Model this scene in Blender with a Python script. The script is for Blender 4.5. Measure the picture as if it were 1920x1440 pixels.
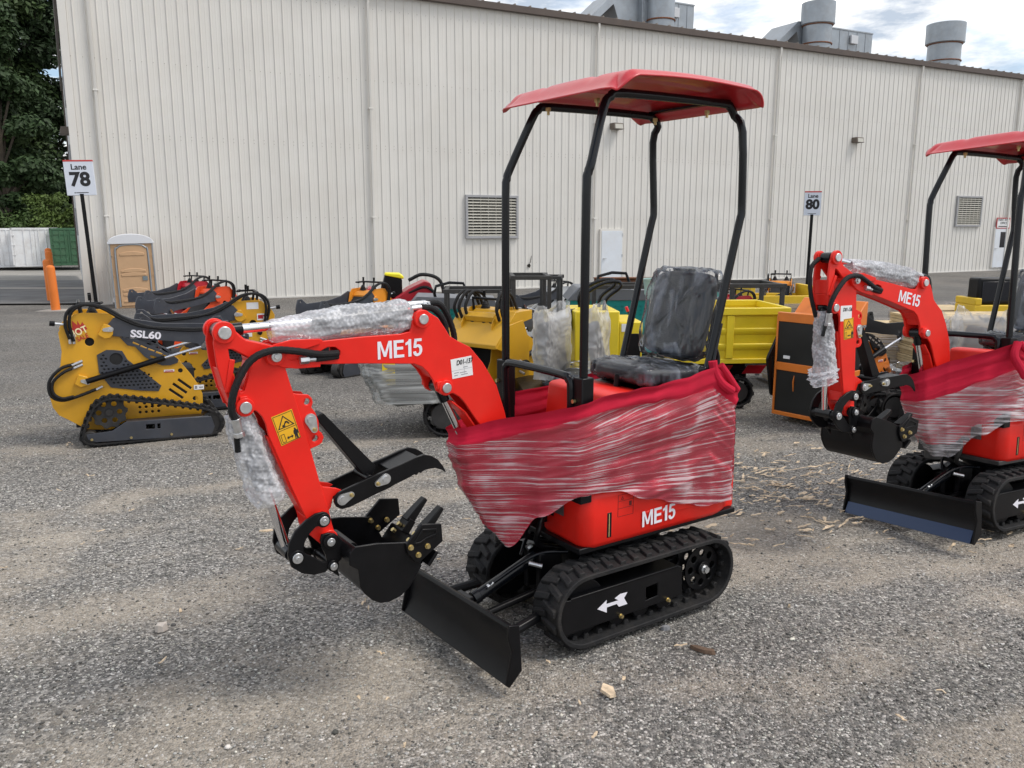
import bpy, bmesh, math, random
import numpy as np
from mathutils import Vector, Matrix, noise
from mathutils.geometry import delaunay_2d_cdt
R=math.radians; PI=math.pi
rng=random.Random(7); nrg=np.random.default_rng(7)
S=bpy.context.scene; C=S.collection
for o in list(bpy.data.objects): bpy.data.objects.remove(o)
# ---------------- camera
cam=bpy.data.objects.new('camera',bpy.data.cameras.new('camera')); C.objects.link(cam); S.camera=cam
cam.data.sensor_width=36; cam.data.lens=36*1560/1920; cam.data.clip_end=2000; cam.data.clip_start=.05
cam.location=(0,0,1.7); cam.rotation_euler=(R(90)-math.atan((720-425)/1560),0,0)
# ---------------- world and sun
SUN_EL,SUN_AZ=57,100      # azimuth clockwise from +Y
w=bpy.data.worlds.new('World'); S.world=w; w.use_nodes=True
wt=w.node_tree; wn=wt.nodes; wl=wt.links
bg=wn['Background']; sky=wn.new('ShaderNodeTexSky'); sky.sky_type='NISHITA'; sky.sun_disc=False
sky.sun_elevation=R(SUN_EL); sky.sun_rotation=R(SUN_AZ); sky.air_density=1.0; sky.dust_density=1.5
tc=wn.new('ShaderNodeTexCoord'); sep=wn.new('ShaderNodeSeparateXYZ'); wl.new(tc.outputs['Generated'],sep.inputs[0])
# project the direction on a cloud layer
mx=wn.new('ShaderNodeMath'); mx.operation='MAXIMUM'; mx.inputs[1].default_value=.03; wl.new(sep.outputs[2],mx.inputs[0])
ad=wn.new('ShaderNodeMath'); ad.operation='ADD'; ad.inputs[1].default_value=.12; wl.new(mx.outputs[0],ad.inputs[0])
dv=wn.new('ShaderNodeVectorMath'); dv.operation='DIVIDE'; wl.new(tc.outputs['Generated'],dv.inputs[0])
cb=wn.new('ShaderNodeCombineXYZ'); 
for i in range(3): wl.new(ad.outputs[0],cb.inputs[i])
wl.new(cb.outputs[0],dv.inputs[1])
n1=wn.new('ShaderNodeTexNoise'); n1.inputs['Scale'].default_value=1.35; n1.inputs['Detail'].default_value=9; n1.inputs['Roughness'].default_value=.56; n1.inputs['Distortion'].default_value=.35
wl.new(dv.outputs[0],n1.inputs['Vector'])
cr=wn.new('ShaderNodeValToRGB'); wl.new(n1.outputs['Fac'],cr.inputs[0])
e=cr.color_ramp.elements; e[0].position=.37; e[0].color=(0,0,0,1); e[1].position=.54; e[1].color=(1,1,1,1)
n2=wn.new('ShaderNodeTexNoise'); n2.inputs['Scale'].default_value=3.1; n2.inputs['Detail'].default_value=10; n2.inputs['Roughness'].default_value=.6
wl.new(dv.outputs[0],n2.inputs['Vector'])
cr2=wn.new('ShaderNodeValToRGB'); wl.new(n2.outputs['Fac'],cr2.inputs[0])
e=cr2.color_ramp.elements; e[0].position=.36; e[0].color=(3.3,3.8,4.5,1); e[1].position=.62; e[1].color=(9.6,9.3,8.8,1)
mix=wn.new('ShaderNodeMix'); mix.data_type='RGBA'
wl.new(cr.outputs[0],mix.inputs['Factor']); wl.new(sky.outputs[0],mix.inputs[6]); wl.new(cr2.outputs[0],mix.inputs[7])
wl.new(mix.outputs[2],bg.inputs[0]); bg.inputs[1].default_value=.15
sl=bpy.data.lights.new('sun','SUN'); sl.energy=2.0; sl.angle=R(20); sl.color=(1,.95,.88)
so=bpy.data.objects.new('sun',sl); C.objects.link(so)
sd=Vector((math.sin(R(SUN_AZ))*math.cos(R(SUN_EL)),math.cos(R(SUN_AZ))*math.cos(R(SUN_EL)),math.sin(R(SUN_EL))))
so.rotation_euler=sd.to_track_quat('Z','Y').to_euler()
S.view_settings.view_transform='Standard'; S.view_settings.look='None'; S.view_settings.exposure=0.22; S.view_settings.gamma=1
S.cycles.transparent_max_bounces=24

# ---------------- materials
MT={}
def mat(n,col,rough=.5,metal=0,var=.0,vs=20,bump=0,bs=80,coat=0,spec=.5,dirt=None,ds=2.5,da=.4):
    if n in MT: return MT[n]
    m=bpy.data.materials.new(n); m.use_nodes=True; t=m.node_tree; p=t.nodes['Principled BSDF']; L=t.links
    p.inputs['Base Color'].default_value=(*col,1); p.inputs['Roughness'].default_value=rough; p.inputs['Metallic'].default_value=metal
    p.inputs['Coat Weight'].default_value=coat; p.inputs['Coat Roughness'].default_value=.12; p.inputs['Specular IOR Level'].default_value=spec
    tcn=t.nodes.new('ShaderNodeTexCoord')
    if var:
        nz=t.nodes.new('ShaderNodeTexNoise'); nz.inputs['Scale'].default_value=vs; nz.inputs['Detail'].default_value=6; L.new(tcn.outputs['Object'],nz.inputs['Vector'])
        mr=t.nodes.new('ShaderNodeMapRange'); mr.inputs['To Min'].default_value=1-var; mr.inputs['To Max'].default_value=1+var; mr.inputs['From Min'].default_value=.3; mr.inputs['From Max'].default_value=.7
        L.new(nz.outputs['Fac'],mr.inputs[0])
        vm=t.nodes.new('ShaderNodeVectorMath'); vm.operation='SCALE'; vm.inputs[0].default_value=col; L.new(mr.outputs[0],vm.inputs['Scale'])
        src=vm.outputs[0]
        if dirt:
            nd=t.nodes.new('ShaderNodeTexNoise'); nd.inputs['Scale'].default_value=ds; nd.inputs['Detail'].default_value=9; nd.inputs['Roughness'].default_value=.7; L.new(tcn.outputs['Object'],nd.inputs['Vector'])
            md=t.nodes.new('ShaderNodeMapRange'); md.inputs['From Min'].default_value=.45; md.inputs['From Max'].default_value=.75; md.inputs['To Max'].default_value=da; L.new(nd.outputs['Fac'],md.inputs[0])
            xm=t.nodes.new('ShaderNodeMix'); xm.data_type='RGBA'; L.new(md.outputs[0],xm.inputs['Factor']); L.new(src,xm.inputs[6]); xm.inputs[7].default_value=(*dirt,1); src=xm.outputs[2]
        L.new(src,p.inputs['Base Color'])
        r2=t.nodes.new('ShaderNodeMapRange'); r2.inputs['To Min'].default_value=max(.02,rough-.08); r2.inputs['To Max'].default_value=min(1,rough+.12); L.new(nz.outputs['Fac'],r2.inputs[0]); L.new(r2.outputs[0],p.inputs['Roughness'])
    if bump:
        nb=t.nodes.new('ShaderNodeTexNoise'); nb.inputs['Scale'].default_value=bs; nb.inputs['Detail'].default_value=5; L.new(tcn.outputs['Object'],nb.inputs['Vector'])
        b=t.nodes.new('ShaderNodeBump'); b.inputs['Strength'].default_value=bump; b.inputs['Distance'].default_value=.01; L.new(nb.outputs['Fac'],b.inputs['Height']); L.new(b.outputs[0],p.inputs['Normal'])
    MT[n]=m; return m
red=mat('red paint',(.78,.018,.010),.38,0,.06,9,.04,300,.08,spec=.3,dirt=(.55,.10,.06),ds=3.5,da=.10)
dred=mat('deep red canopy plastic',(.50,.014,.022),.36,0,.06,5,.06,60,.3,dirt=(.6,.16,.15),ds=4,da=.25)
black=mat('black paint',(.005,.005,.006),.32,0,.15,14,.05,200,.0,spec=.22,dirt=(.05,.045,.04),ds=4,da=.07)
tubeb=mat('black gloss tube',(.004,.005,.007),.22,0,.1,14,0,0,.0,spec=.35)
rubber=mat('track rubber',(.014,.014,.015),.7,0,.25,30,.3,120,0,spec=.3,dirt=(.09,.078,.066),ds=6,da=.35)
hoseb=mat('hose rubber',(.009,.009,.010),.5,0,.2,60,.5,400,spec=.3)
chrome=mat('chrome rod',(.78,.78,.80),.14,1,.04,10)
zinc=mat('zinc plated steel',(.62,.63,.64),.32,.9,.12,60)
brass=mat('yellow zinc bolt',(.62,.50,.24),.35,.9,.1,60)
white=mat('white vinyl decal',(.80,.78,.84),.45,0,.02,10)
paper=mat('white paper label',(.78,.78,.78),.6,0,.03,30)
ink=mat('black ink',(.01,.01,.012),.6)
yell=mat('warning yellow',(.80,.42,.01),.5,0,.04,20)
ydk=mat('loader yellow paint',(.66,.335,.012),.42,0,.06,6,.05,200,.2,dirt=(.25,.16,.04),ds=5,da=.2)
ybr=mat('dumper yellow paint',(.76,.58,.018),.42,0,.05,6,.05,200,.15,dirt=(.4,.3,.05),ds=5,da=.2)
ochre=mat('ochre paint',(.56,.30,.012),.42,0,.06,6,.05,200,.2)
orange=mat('orange paint',(.70,.19,.022),.42,0,.06,6,.05,200,.2)
orr=mat('orange red paint',(.68,.07,.015),.42,0,.06,6)
crim=mat('crimson paint',(.42,.008,.02),.35,0,.06,6,0,0,.3)
slate=mat('slate grey paint',(.042,.047,.060),.42,0,.12,9,.05,200,.1,dirt=(.1,.09,.08),ds=7,da=.25)
dsteel=mat('dark steel',(.045,.043,.042),.55,.3,.2,20,.1,90)
teal=mat('teal paint',(.005,.27,.25),.4,0,.06,6)
rust=mat('rusty steel',(.17,.065,.028),.8,0,.35,12,.3,60)
seatm=mat('black seat vinyl',(.018,.019,.022),.5,0,.15,30,.2,150)
mat('engine dark',(.012,.012,.013),.8,0,.3,20)
glassd=mat('dark gauge glass',(.01,.012,.018),.1)
woodm=mat('pale plywood',(.52,.40,.23),.75,0,.18,6,.1,50)
knobr=mat('red knob',(.7,.02,.03),.35)

def film(n,col=(.85,.86,.88),a0=.12,a1=.7,sx=3,sy=60,lo=.5,hi=.66,rough=.18,warp=.4,bump=.5,ior=1.22,uv=True,kind='streak',sc=60,tint=None):
    m=bpy.data.materials.new(n); m.use_nodes=True; t=m.node_tree; L=t.links; p=t.nodes['Principled BSDF']; out=t.nodes['Material Output']
    p.inputs['Base Color'].default_value=(*col,1); p.inputs['Roughness'].default_value=rough
    tcn=t.nodes.new('ShaderNodeTexCoord'); mp=t.nodes.new('ShaderNodeMapping'); L.new(tcn.outputs['UV' if uv else 'Object'],mp.inputs[0])
    if kind=='streak':
        mp.inputs['Scale'].default_value=(sx,sy,1)
        nz=t.nodes.new('ShaderNodeTexNoise'); nz.inputs['Scale'].default_value=1; nz.inputs['Detail'].default_value=5; nz.inputs['Roughness'].default_value=.62; nz.inputs['Distortion'].default_value=warp
        L.new(mp.outputs[0],nz.inputs['Vector']); h=nz.outputs['Fac']
        n3=t.nodes.new('ShaderNodeTexNoise'); n3.inputs['Scale'].default_value=2.6 if uv else 4; n3.inputs['Detail'].default_value=3; L.new(tcn.outputs['UV' if uv else 'Object'],n3.inputs['Vector'])
        am=t.nodes.new('ShaderNodeMath'); am.operation='MULTIPLY_ADD'; am.inputs[1].default_value=.55; L.new(n3.outputs['Fac'],am.inputs[0]); 
        sb=t.nodes.new('ShaderNodeMath'); sb.operation='SUBTRACT'; sb.inputs[1].default_value=.275; L.new(h,sb.inputs[0]); L.new(sb.outputs[0],am.inputs[2]); f=am.outputs[0]
    elif kind=='wrinkle':
        nz=t.nodes.new('ShaderNodeTexNoise'); nz.inputs['Scale'].default_value=sc; nz.inputs['Detail'].default_value=4; nz.inputs['Distortion'].default_value=1.2; nz.noise_type='RIDGED_MULTIFRACTAL'
        L.new(mp.outputs[0],nz.inputs['Vector']); mr0=t.nodes.new('ShaderNodeMath'); mr0.operation='MULTIPLY'; mr0.inputs[1].default_value=.5; L.new(nz.outputs['Fac'],mr0.inputs[0]); h=f=mr0.outputs[0]
    else:
        vo=t.nodes.new('ShaderNodeTexVoronoi'); vo.inputs['Scale'].default_value=sc; L.new(mp.outputs[0],vo.inputs['Vector'])
        iv=t.nodes.new('ShaderNodeMath'); iv.operation='SUBTRACT'; iv.inputs[0].default_value=.9; L.new(vo.outputs['Distance'],iv.inputs[1]); h=iv.outputs[0]
        n3=t.nodes.new('ShaderNodeTexNoise'); n3.inputs['Scale'].default_value=14; n3.inputs['Detail'].default_value=4; L.new(mp.outputs[0],n3.inputs['Vector'])
        am=t.nodes.new('ShaderNodeMath'); am.operation='MULTIPLY_ADD'; am.inputs[1].default_value=.5; L.new(h,am.inputs[0]); L.new(n3.outputs['Fac'],am.inputs[2]); f=am.outputs[0]
    mr=t.nodes.new('ShaderNodeMapRange'); mr.inputs['From Min'].default_value=lo; mr.inputs['From Max'].default_value=hi; mr.inputs['To Min'].default_value=a0; mr.inputs['To Max'].default_value=a1; mr.interpolation_type='SMOOTHSTEP'
    L.new(f,mr.inputs[0])
    b=t.nodes.new('ShaderNodeBump'); b.inputs['Strength'].default_value=bump; b.inputs['Distance'].default_value=.006; L.new(h,b.inputs['Height']); L.new(b.outputs[0],p.inputs['Normal'])
    tr=t.nodes.new('ShaderNodeBsdfTransparent'); 
    if tint: tr.inputs[0].default_value=(*tint,1)
    gl=t.nodes.new('ShaderNodeBsdfGlossy'); gl.inputs['Roughness'].default_value=.12; L.new(b.outputs[0],gl.inputs['Normal'])
    fr=t.nodes.new('ShaderNodeFresnel'); fr.inputs['IOR'].default_value=ior; L.new(b.outputs[0],fr.inputs['Normal'])
    m0=t.nodes.new('ShaderNodeMixShader'); L.new(fr.outputs[0],m0.inputs[0]); L.new(tr.outputs[0],m0.inputs[1]); L.new(gl.outputs[0],m0.inputs[2])
    ms=t.nodes.new('ShaderNodeMixShader'); L.new(mr.outputs[0],ms.inputs[0]); L.new(m0.outputs[0],ms.inputs[1]); L.new(p.outputs[0],ms.inputs[2]); L.new(ms.outputs[0],out.inputs[0])
    return m
wrapf=film('stretch film',col=(.90,.72,.76),a0=.05,a1=.56,sx=.8,sy=70,lo=.49,hi=.66,warp=.08,bump=.35)
wrapg=film('cloudy stretch film',col=(.80,.76,.79),a0=.12,a1=.76,sx=.9,sy=40,lo=.42,hi=.72,warp=.12,bump=.35)
greyf=film('grey stretch film',col=(.36,.37,.36),a0=.45,a1=.95,sx=2,sy=14,lo=.36,hi=.66,uv=True,warp=1.2)
bubble=film('bubble wrap',col=(.82,.83,.87),kind='bubble',sc=85,a0=.36,a1=.70,lo=.55,hi=1.1,bump=.14,uv=False,rough=.4)
bagm=film('clear plastic bag',col=(.50,.56,.66),sx=9,sy=5,a0=.03,a1=.34,lo=.46,hi=.70,warp=1.6,bump=1.0,ior=1.5,uv=False,rough=.12)
bagw=film('milky plastic bag',col=(.80,.79,.77),kind='wrinkle',sc=5,a0=.38,a1=.92,lo=.2,hi=.75,bump=.8,uv=False,rough=.3)
def clothmat():
    m=mat('red cotton cloth',(.52,.014,.042),.85,0,.10,8,.35,500,0,.2); return m
cloth=clothmat()

# ---------------- mesh helper
class M:
    def __init__(s,T=None): s.v=[];s.f=[];s.T=T or Matrix.Identity(4)
    def add(s,v,f):
        k=len(s.v); s.v+= [tuple(s.T@Vector(q)) for q in v]; s.f+=[[a+k for a in q] for q in f]; return s
    def box(s,x0,x1,y0,y1,z0,z1,rot=None,c=None):
        v=[(x,y,z) for x in(x0,x1) for y in(y0,y1) for z in(z0,z1)]
        if rot is not None:
            c=Vector(c or ((x0+x1)/2,(y0+y1)/2,(z0+z1)/2)); v=[tuple(rot@(Vector(q)-c)+c) for q in v]
        return s.add(v,[(0,1,3,2),(4,6,7,5),(0,4,5,1),(2,3,7,6),(0,2,6,4),(1,5,7,3)])
    def prism(s,poly,y0,y1,holes=(),ax='y'):
        loops=[list(poly)]+[list(h) for h in holes]
        def P(a,b,c): return (a,c,b) if ax=='y' else ((c,a,b) if ax=='x' else (a,b,c))
        v=[];f=[];n=sum(len(l) for l in loops)
        flat=[q for l in loops for q in l]
        v=[P(a,b,y0) for a,b in flat]+[P(a,b,y1) for a,b in flat]
        ed=[];k=0
        for l in loops: ed+=[(k+i,k+(i+1)%len(l)) for i in range(len(l))]; k+=len(l)
        r_=delaunay_2d_cdt([Vector(q) for q in flat],ed,[],0,1e-7)
        rv=r_[0]; idx=[o_[0] if len(o_) else None for o_ in r_[3]]
        for i_,q_ in enumerate(idx):
            if q_ is None: idx[i_]=min(range(n),key=lambda a_:(flat[a_][0]-rv[i_].x)**2+(flat[a_][1]-rv[i_].y)**2)
        for t in r_[2]:
            cx_=sum(rv[a_].x for a_ in t)/len(t); cy_=sum(rv[a_].y for a_ in t)/len(t); c_=False
            for l in loops:
                j=len(l)-1
                for i in range(len(l)):
                    if (l[i][1]>cy_)!=(l[j][1]>cy_) and cx_<(l[j][0]-l[i][0])*(cy_-l[i][1])/(l[j][1]-l[i][1])+l[i][0]: c_=not c_
                    j=i
            t=[idx[a_] for a_ in t]
            if c_ and len(set(t))==3: f.append(tuple(t)); f.append(tuple(q+n for q in reversed(t)))
        k=0
        for l in loops:
            m=len(l)
            for i in range(m): j=(i+1)%m; f.append((k+i,k+j,k+j+n,k+i+n))
            k+=m
        return s.add(v,f)
    def cyl(s,p0,p1,r,n=20,r2=None,caps=True):
        p0=Vector(p0);p1=Vector(p1);r2=r if r2 is None else r2; d=(p1-p0).normalized(); a=d.orthogonal().normalized(); b=d.cross(a)
        v=[];f=[]
        for p,rr in((p0,r),(p1,r2)):
            for i in range(n): t=2*PI*i/n; v.append(tuple(p+(a*math.cos(t)+b*math.sin(t))*rr))
        for i in range(n): j=(i+1)%n; f.append((i,j,n+j,n+i))
        if caps: f.append(tuple(range(n-1,-1,-1))); f.append(tuple(range(n,2*n)))
        return s.add(v,f)
    def tube(s,pts,r,n=10,sub=6,closed=False,ridge=0,caps=True):
        P=[Vector(p) for p in pts]
        if sub>1:
            Q=[];m=len(P)
            for i in range(m-1 if not closed else m):
                a=P[(i-1)%m] if (i>0 or closed) else P[0]*2-P[1]; b=P[i]; c=P[(i+1)%m]; d=P[(i+2)%m] if (i+2<m or closed) else P[-1]*2-P[-2]
                for k in range(sub):
                    t=k/sub; Q.append(.5*((2*b)+(c-a)*t+(2*a-5*b+4*c-d)*t*t+(3*b-a-3*c+d)*t**3))
            if not closed: Q.append(P[-1])
            P=Q
        m=len(P); T=[]
        for i in range(m):
            a=P[i-1] if (i>0 or closed) else P[i]; b=P[(i+1)%m] if (i<m-1 or closed) else P[i]; T.append((b-a).normalized())
        nr=T[0].orthogonal().normalized(); v=[];f=[]
        for i in range(m):
            nr=(nr-T[i]*nr.dot(T[i])).normalized(); b=T[i].cross(nr); rr=r*(1+ridge*(i%2))
            for k in range(n): t=2*PI*k/n; v.append(tuple(P[i]+(nr*math.cos(t)+b*math.sin(t))*rr))
        for i in range(m-1 if not closed else m):
            for k in range(n): j=(k+1)%n; i2=(i+1)%m; f.append((i*n+k,i*n+j,i2*n+j,i2*n+k))
        if not closed and caps: f.append(tuple(range(n-1,-1,-1))); f.append(tuple(range((m-1)*n,m*n)))
        return s.add(v,f)
    def lathe(s,prof,c,ax=(0,0,1),n=24):
        ax=Vector(ax).normalized(); a=ax.orthogonal().normalized(); b=ax.cross(a); c=Vector(c); v=[];f=[];m=len(prof)
        for r,h in prof:
            for i in range(n): t=2*PI*i/n; v.append(tuple(c+ax*h+(a*math.cos(t)+b*math.sin(t))*r))
        for k in range(m-1):
            for i in range(n): j=(i+1)%n; f.append((k*n+i,k*n+j,(k+1)*n+j,(k+1)*n+i))
        f.append(tuple(range(n-1,-1,-1))); f.append(tuple(range((m-1)*n,m*n)))
        return s.add(v,f)
    def grid(s,fn,nu,nv,cu=False):
        k=[(fn(i/(nu if cu else nu-1),j/(nv-1))) for i in range(nu) for j in range(nv)]
        f=[(i*nv+j,((i+1)%nu)*nv+j,((i+1)%nu)*nv+j+1,i*nv+j+1) for i in range(nu if cu else nu-1) for j in range(nv-1)]
        return s.add(k,f)
SPLIT={'pivot_mount','cylinder_barrel','handlebar','top_frame','rusty_band','cable_opening','cylinder_eye','control_lever','brackets','red_stripes','gauge','latch','bolt','pivot_pin','lock_plate','hose_fitting','thumb_bracket','side_cutter','bucket_linkage','bucket_mount','blade_arm','roller','roof_bolt','canopy_cross_bar','thumb','gauge','hydraulic_hose','hinge','boot','vent_slot_cover'}
def islands(m):
    n=len(m.v); par=list(range(n))
    def fd(a):
        while par[a]!=a: par[a]=par[par[a]]; a=par[a]
        return a
    for f in m.f:
        a=fd(f[0])
        for b in f[1:]: par[fd(b)]=a
    g={}
    for i in range(n): g.setdefault(fd(i),[]).append(i)
    V=np.array(m.v); bb=[[V[i].min(0)-.0015,V[i].max(0)+.0015,i] for i in g.values()]
    ch=True
    while ch:
        ch=False
        for i in range(len(bb)):
            for j in range(len(bb)-1,i,-1):
                if (bb[i][0]<bb[j][1]).all() and (bb[j][0]<bb[i][1]).all():
                    bb[i]=[np.minimum(bb[i][0],bb[j][0]),np.maximum(bb[i][1],bb[j][1]),bb[i][2]+bb[j][2]]; bb.pop(j); ch=True
    out=[]
    for _,_,ix in bb:
        ix=sorted(ix); mp={a:k for k,a in enumerate(ix)}; q=M(); q.v=[m.v[i] for i in ix]; q.f=[[mp[a] for a in f] for f in m.f if f[0] in mp]; out.append(q)
    return out
def ob(name,m,material,parent=None,bev=0,ang=35,sub=0,solid=0,uvgrid=None,smooth=True,seg=2):
    if name in SPLIT and parent is not None:
        L_=islands(m)
        if len(L_)>1: return [ob1(name,q,material,parent,bev,ang,sub,solid,uvgrid,smooth,seg) for q in L_][0]
    return ob1(name,m,material,parent,bev,ang,sub,solid,uvgrid,smooth,seg)
def ob1(name,m,material,parent=None,bev=0,ang=35,sub=0,solid=0,uvgrid=None,smooth=True,seg=2):
    me=bpy.data.meshes.new(name); me.from_pydata(m.v,[],m.f)
    bm=bmesh.new(); bm.from_mesh(me); bmesh.ops.recalc_face_normals(bm,faces=bm.faces); bm.to_mesh(me); bm.free()
    if uvgrid:
        nu,nv=uvgrid; uv=me.uv_layers.new(name='UVMap'); 
        for p in me.polygons:
            ii=[me.loops[l].vertex_index//nv for l in p.loop_indices]; wrap=max(ii)-min(ii)>2
            for l in p.loop_indices:
                vi=me.loops[l].vertex_index; i=vi//nv
                if wrap and i==0: i=nu
                uv.data[l].uv=(i/nu*6,(vi%nv)/(nv-1))
    if smooth:
        me.shade_smooth(); me.set_sharp_from_angle(angle=R(ang))
    me.materials.append(material); o=bpy.data.objects.new(name,me); C.objects.link(o)
    if parent: o.parent=parent
    if sub: q=o.modifiers.new('s','SUBSURF'); q.levels=q.render_levels=sub
    if bev: q=o.modifiers.new('b','BEVEL'); q.width=bev; q.segments=seg; q.limit_method='ANGLE'; q.angle_limit=R(40); q.harden_normals=False
    if solid: q=o.modifiers.new('so','SOLIDIFY'); q.thickness=solid
    return o
def thing(name,label,cat,loc=(0,0,0),rz=0,group=None,rot=None):
    o=bpy.data.objects.new(name,None); C.objects.link(o); o.location=loc; o.rotation_euler=rot or (0,0,rz); o.empty_display_size=.2
    return tag(o,label,cat,group)
def tag(o,label,cat,group=None):
    o['label']=label;o['category']=cat
    if group:o['group']=group
    return o
def struct(o): o['kind']='structure'; return o
def stuff(o): o['kind']='stuff'; return o
def text(name,s,size,T,material,parent=None,bold=0,sx=1,ext=.0006,shear=0,al='CENTER'):
    cu=bpy.data.curves.new(name,'FONT'); cu.body=s; cu.size=size; cu.offset=bold; cu.extrude=ext; cu.align_x=al; cu.align_y='CENTER'; cu.shear=shear; cu.resolution_u=6
    o=bpy.data.objects.new(name,cu); C.objects.link(o); dg=bpy.context.evaluated_depsgraph_get(); me=bpy.data.meshes.new_from_object(o.evaluated_get(dg)); bpy.data.objects.remove(o)
    me.transform(T@Matrix.Scale(sx,4,(1,0,0))); me.materials.clear(); me.materials.append(material)
    o=bpy.data.objects.new(name,me); C.objects.link(o)
    if parent:o.parent=parent
    return o
GL={'M':(.86,[[(0,0),(0,1),(.2,1),(.43,.36),(.66,1),(.86,1),(.86,0),(.70,0),(.70,.74),(.50,.12),(.36,.12),(.16,.74),(.16,0)]],[]),
'E':(.62,[[(0,0),(0,1),(.62,1),(.62,.84),(.19,.84),(.19,.61),(.58,.61),(.58,.45),(.19,.45),(.19,.16),(.64,.16),(.64,0)]],[]),
'1':(.36,[[(.36,0),(.36,1),(.22,1),(.16,.89),(0,.80),(0,.66),(.17,.72),(.17,0)]],[]),
'5':(.58,[[(.10,1),(.55,1),(.55,.84),(.24,.84),(.21,.65),(.33,.67),(.45,.63),(.55,.53),(.58,.38),(.57,.24),(.50,.10),(.38,.01),(.24,-.02),(.11,.02),(.03,.11),(0,.25),(.17,.28),(.21,.17),(.29,.13),(.36,.17),(.395,.26),(.395,.41),(.35,.49),(.27,.52),(.18,.46),(.02,.48)]],[])}
def letters(name,s,size,T,material,parent,sx=.8,gap=.11):
    w=sum(GL[c][0] for c in s)+gap*(len(s)-1); x=-w/2; m=M(T)
    for c in s:
        for l in GL[c][1]: m.prism([((x+a)*size*sx,(b-.5)*size) for a,b in l],0,.0008,ax='z')
        x+=GL[c][0]+gap
    return ob(name,m,material,parent,smooth=False)
def frame(o,x,y): # matrix from origin and two axes
    x=Vector(x).normalized(); y=Vector(y); y=(y-x*y.dot(x)).normalized(); z=x.cross(y); m=Matrix((x,y,z)).transposed().to_4x4(); m.translation=Vector(o); return m
def circ(c,r,n=20,a0=0): return [(c[0]+r*math.cos(a0+2*PI*i/n),c[1]+r*math.sin(a0+2*PI*i/n)) for i in range(n)]
def fbm(x,y,z=0,o=4): return noise.fractal(Vector((x,y,z)),1.0,2.0,o)
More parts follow.
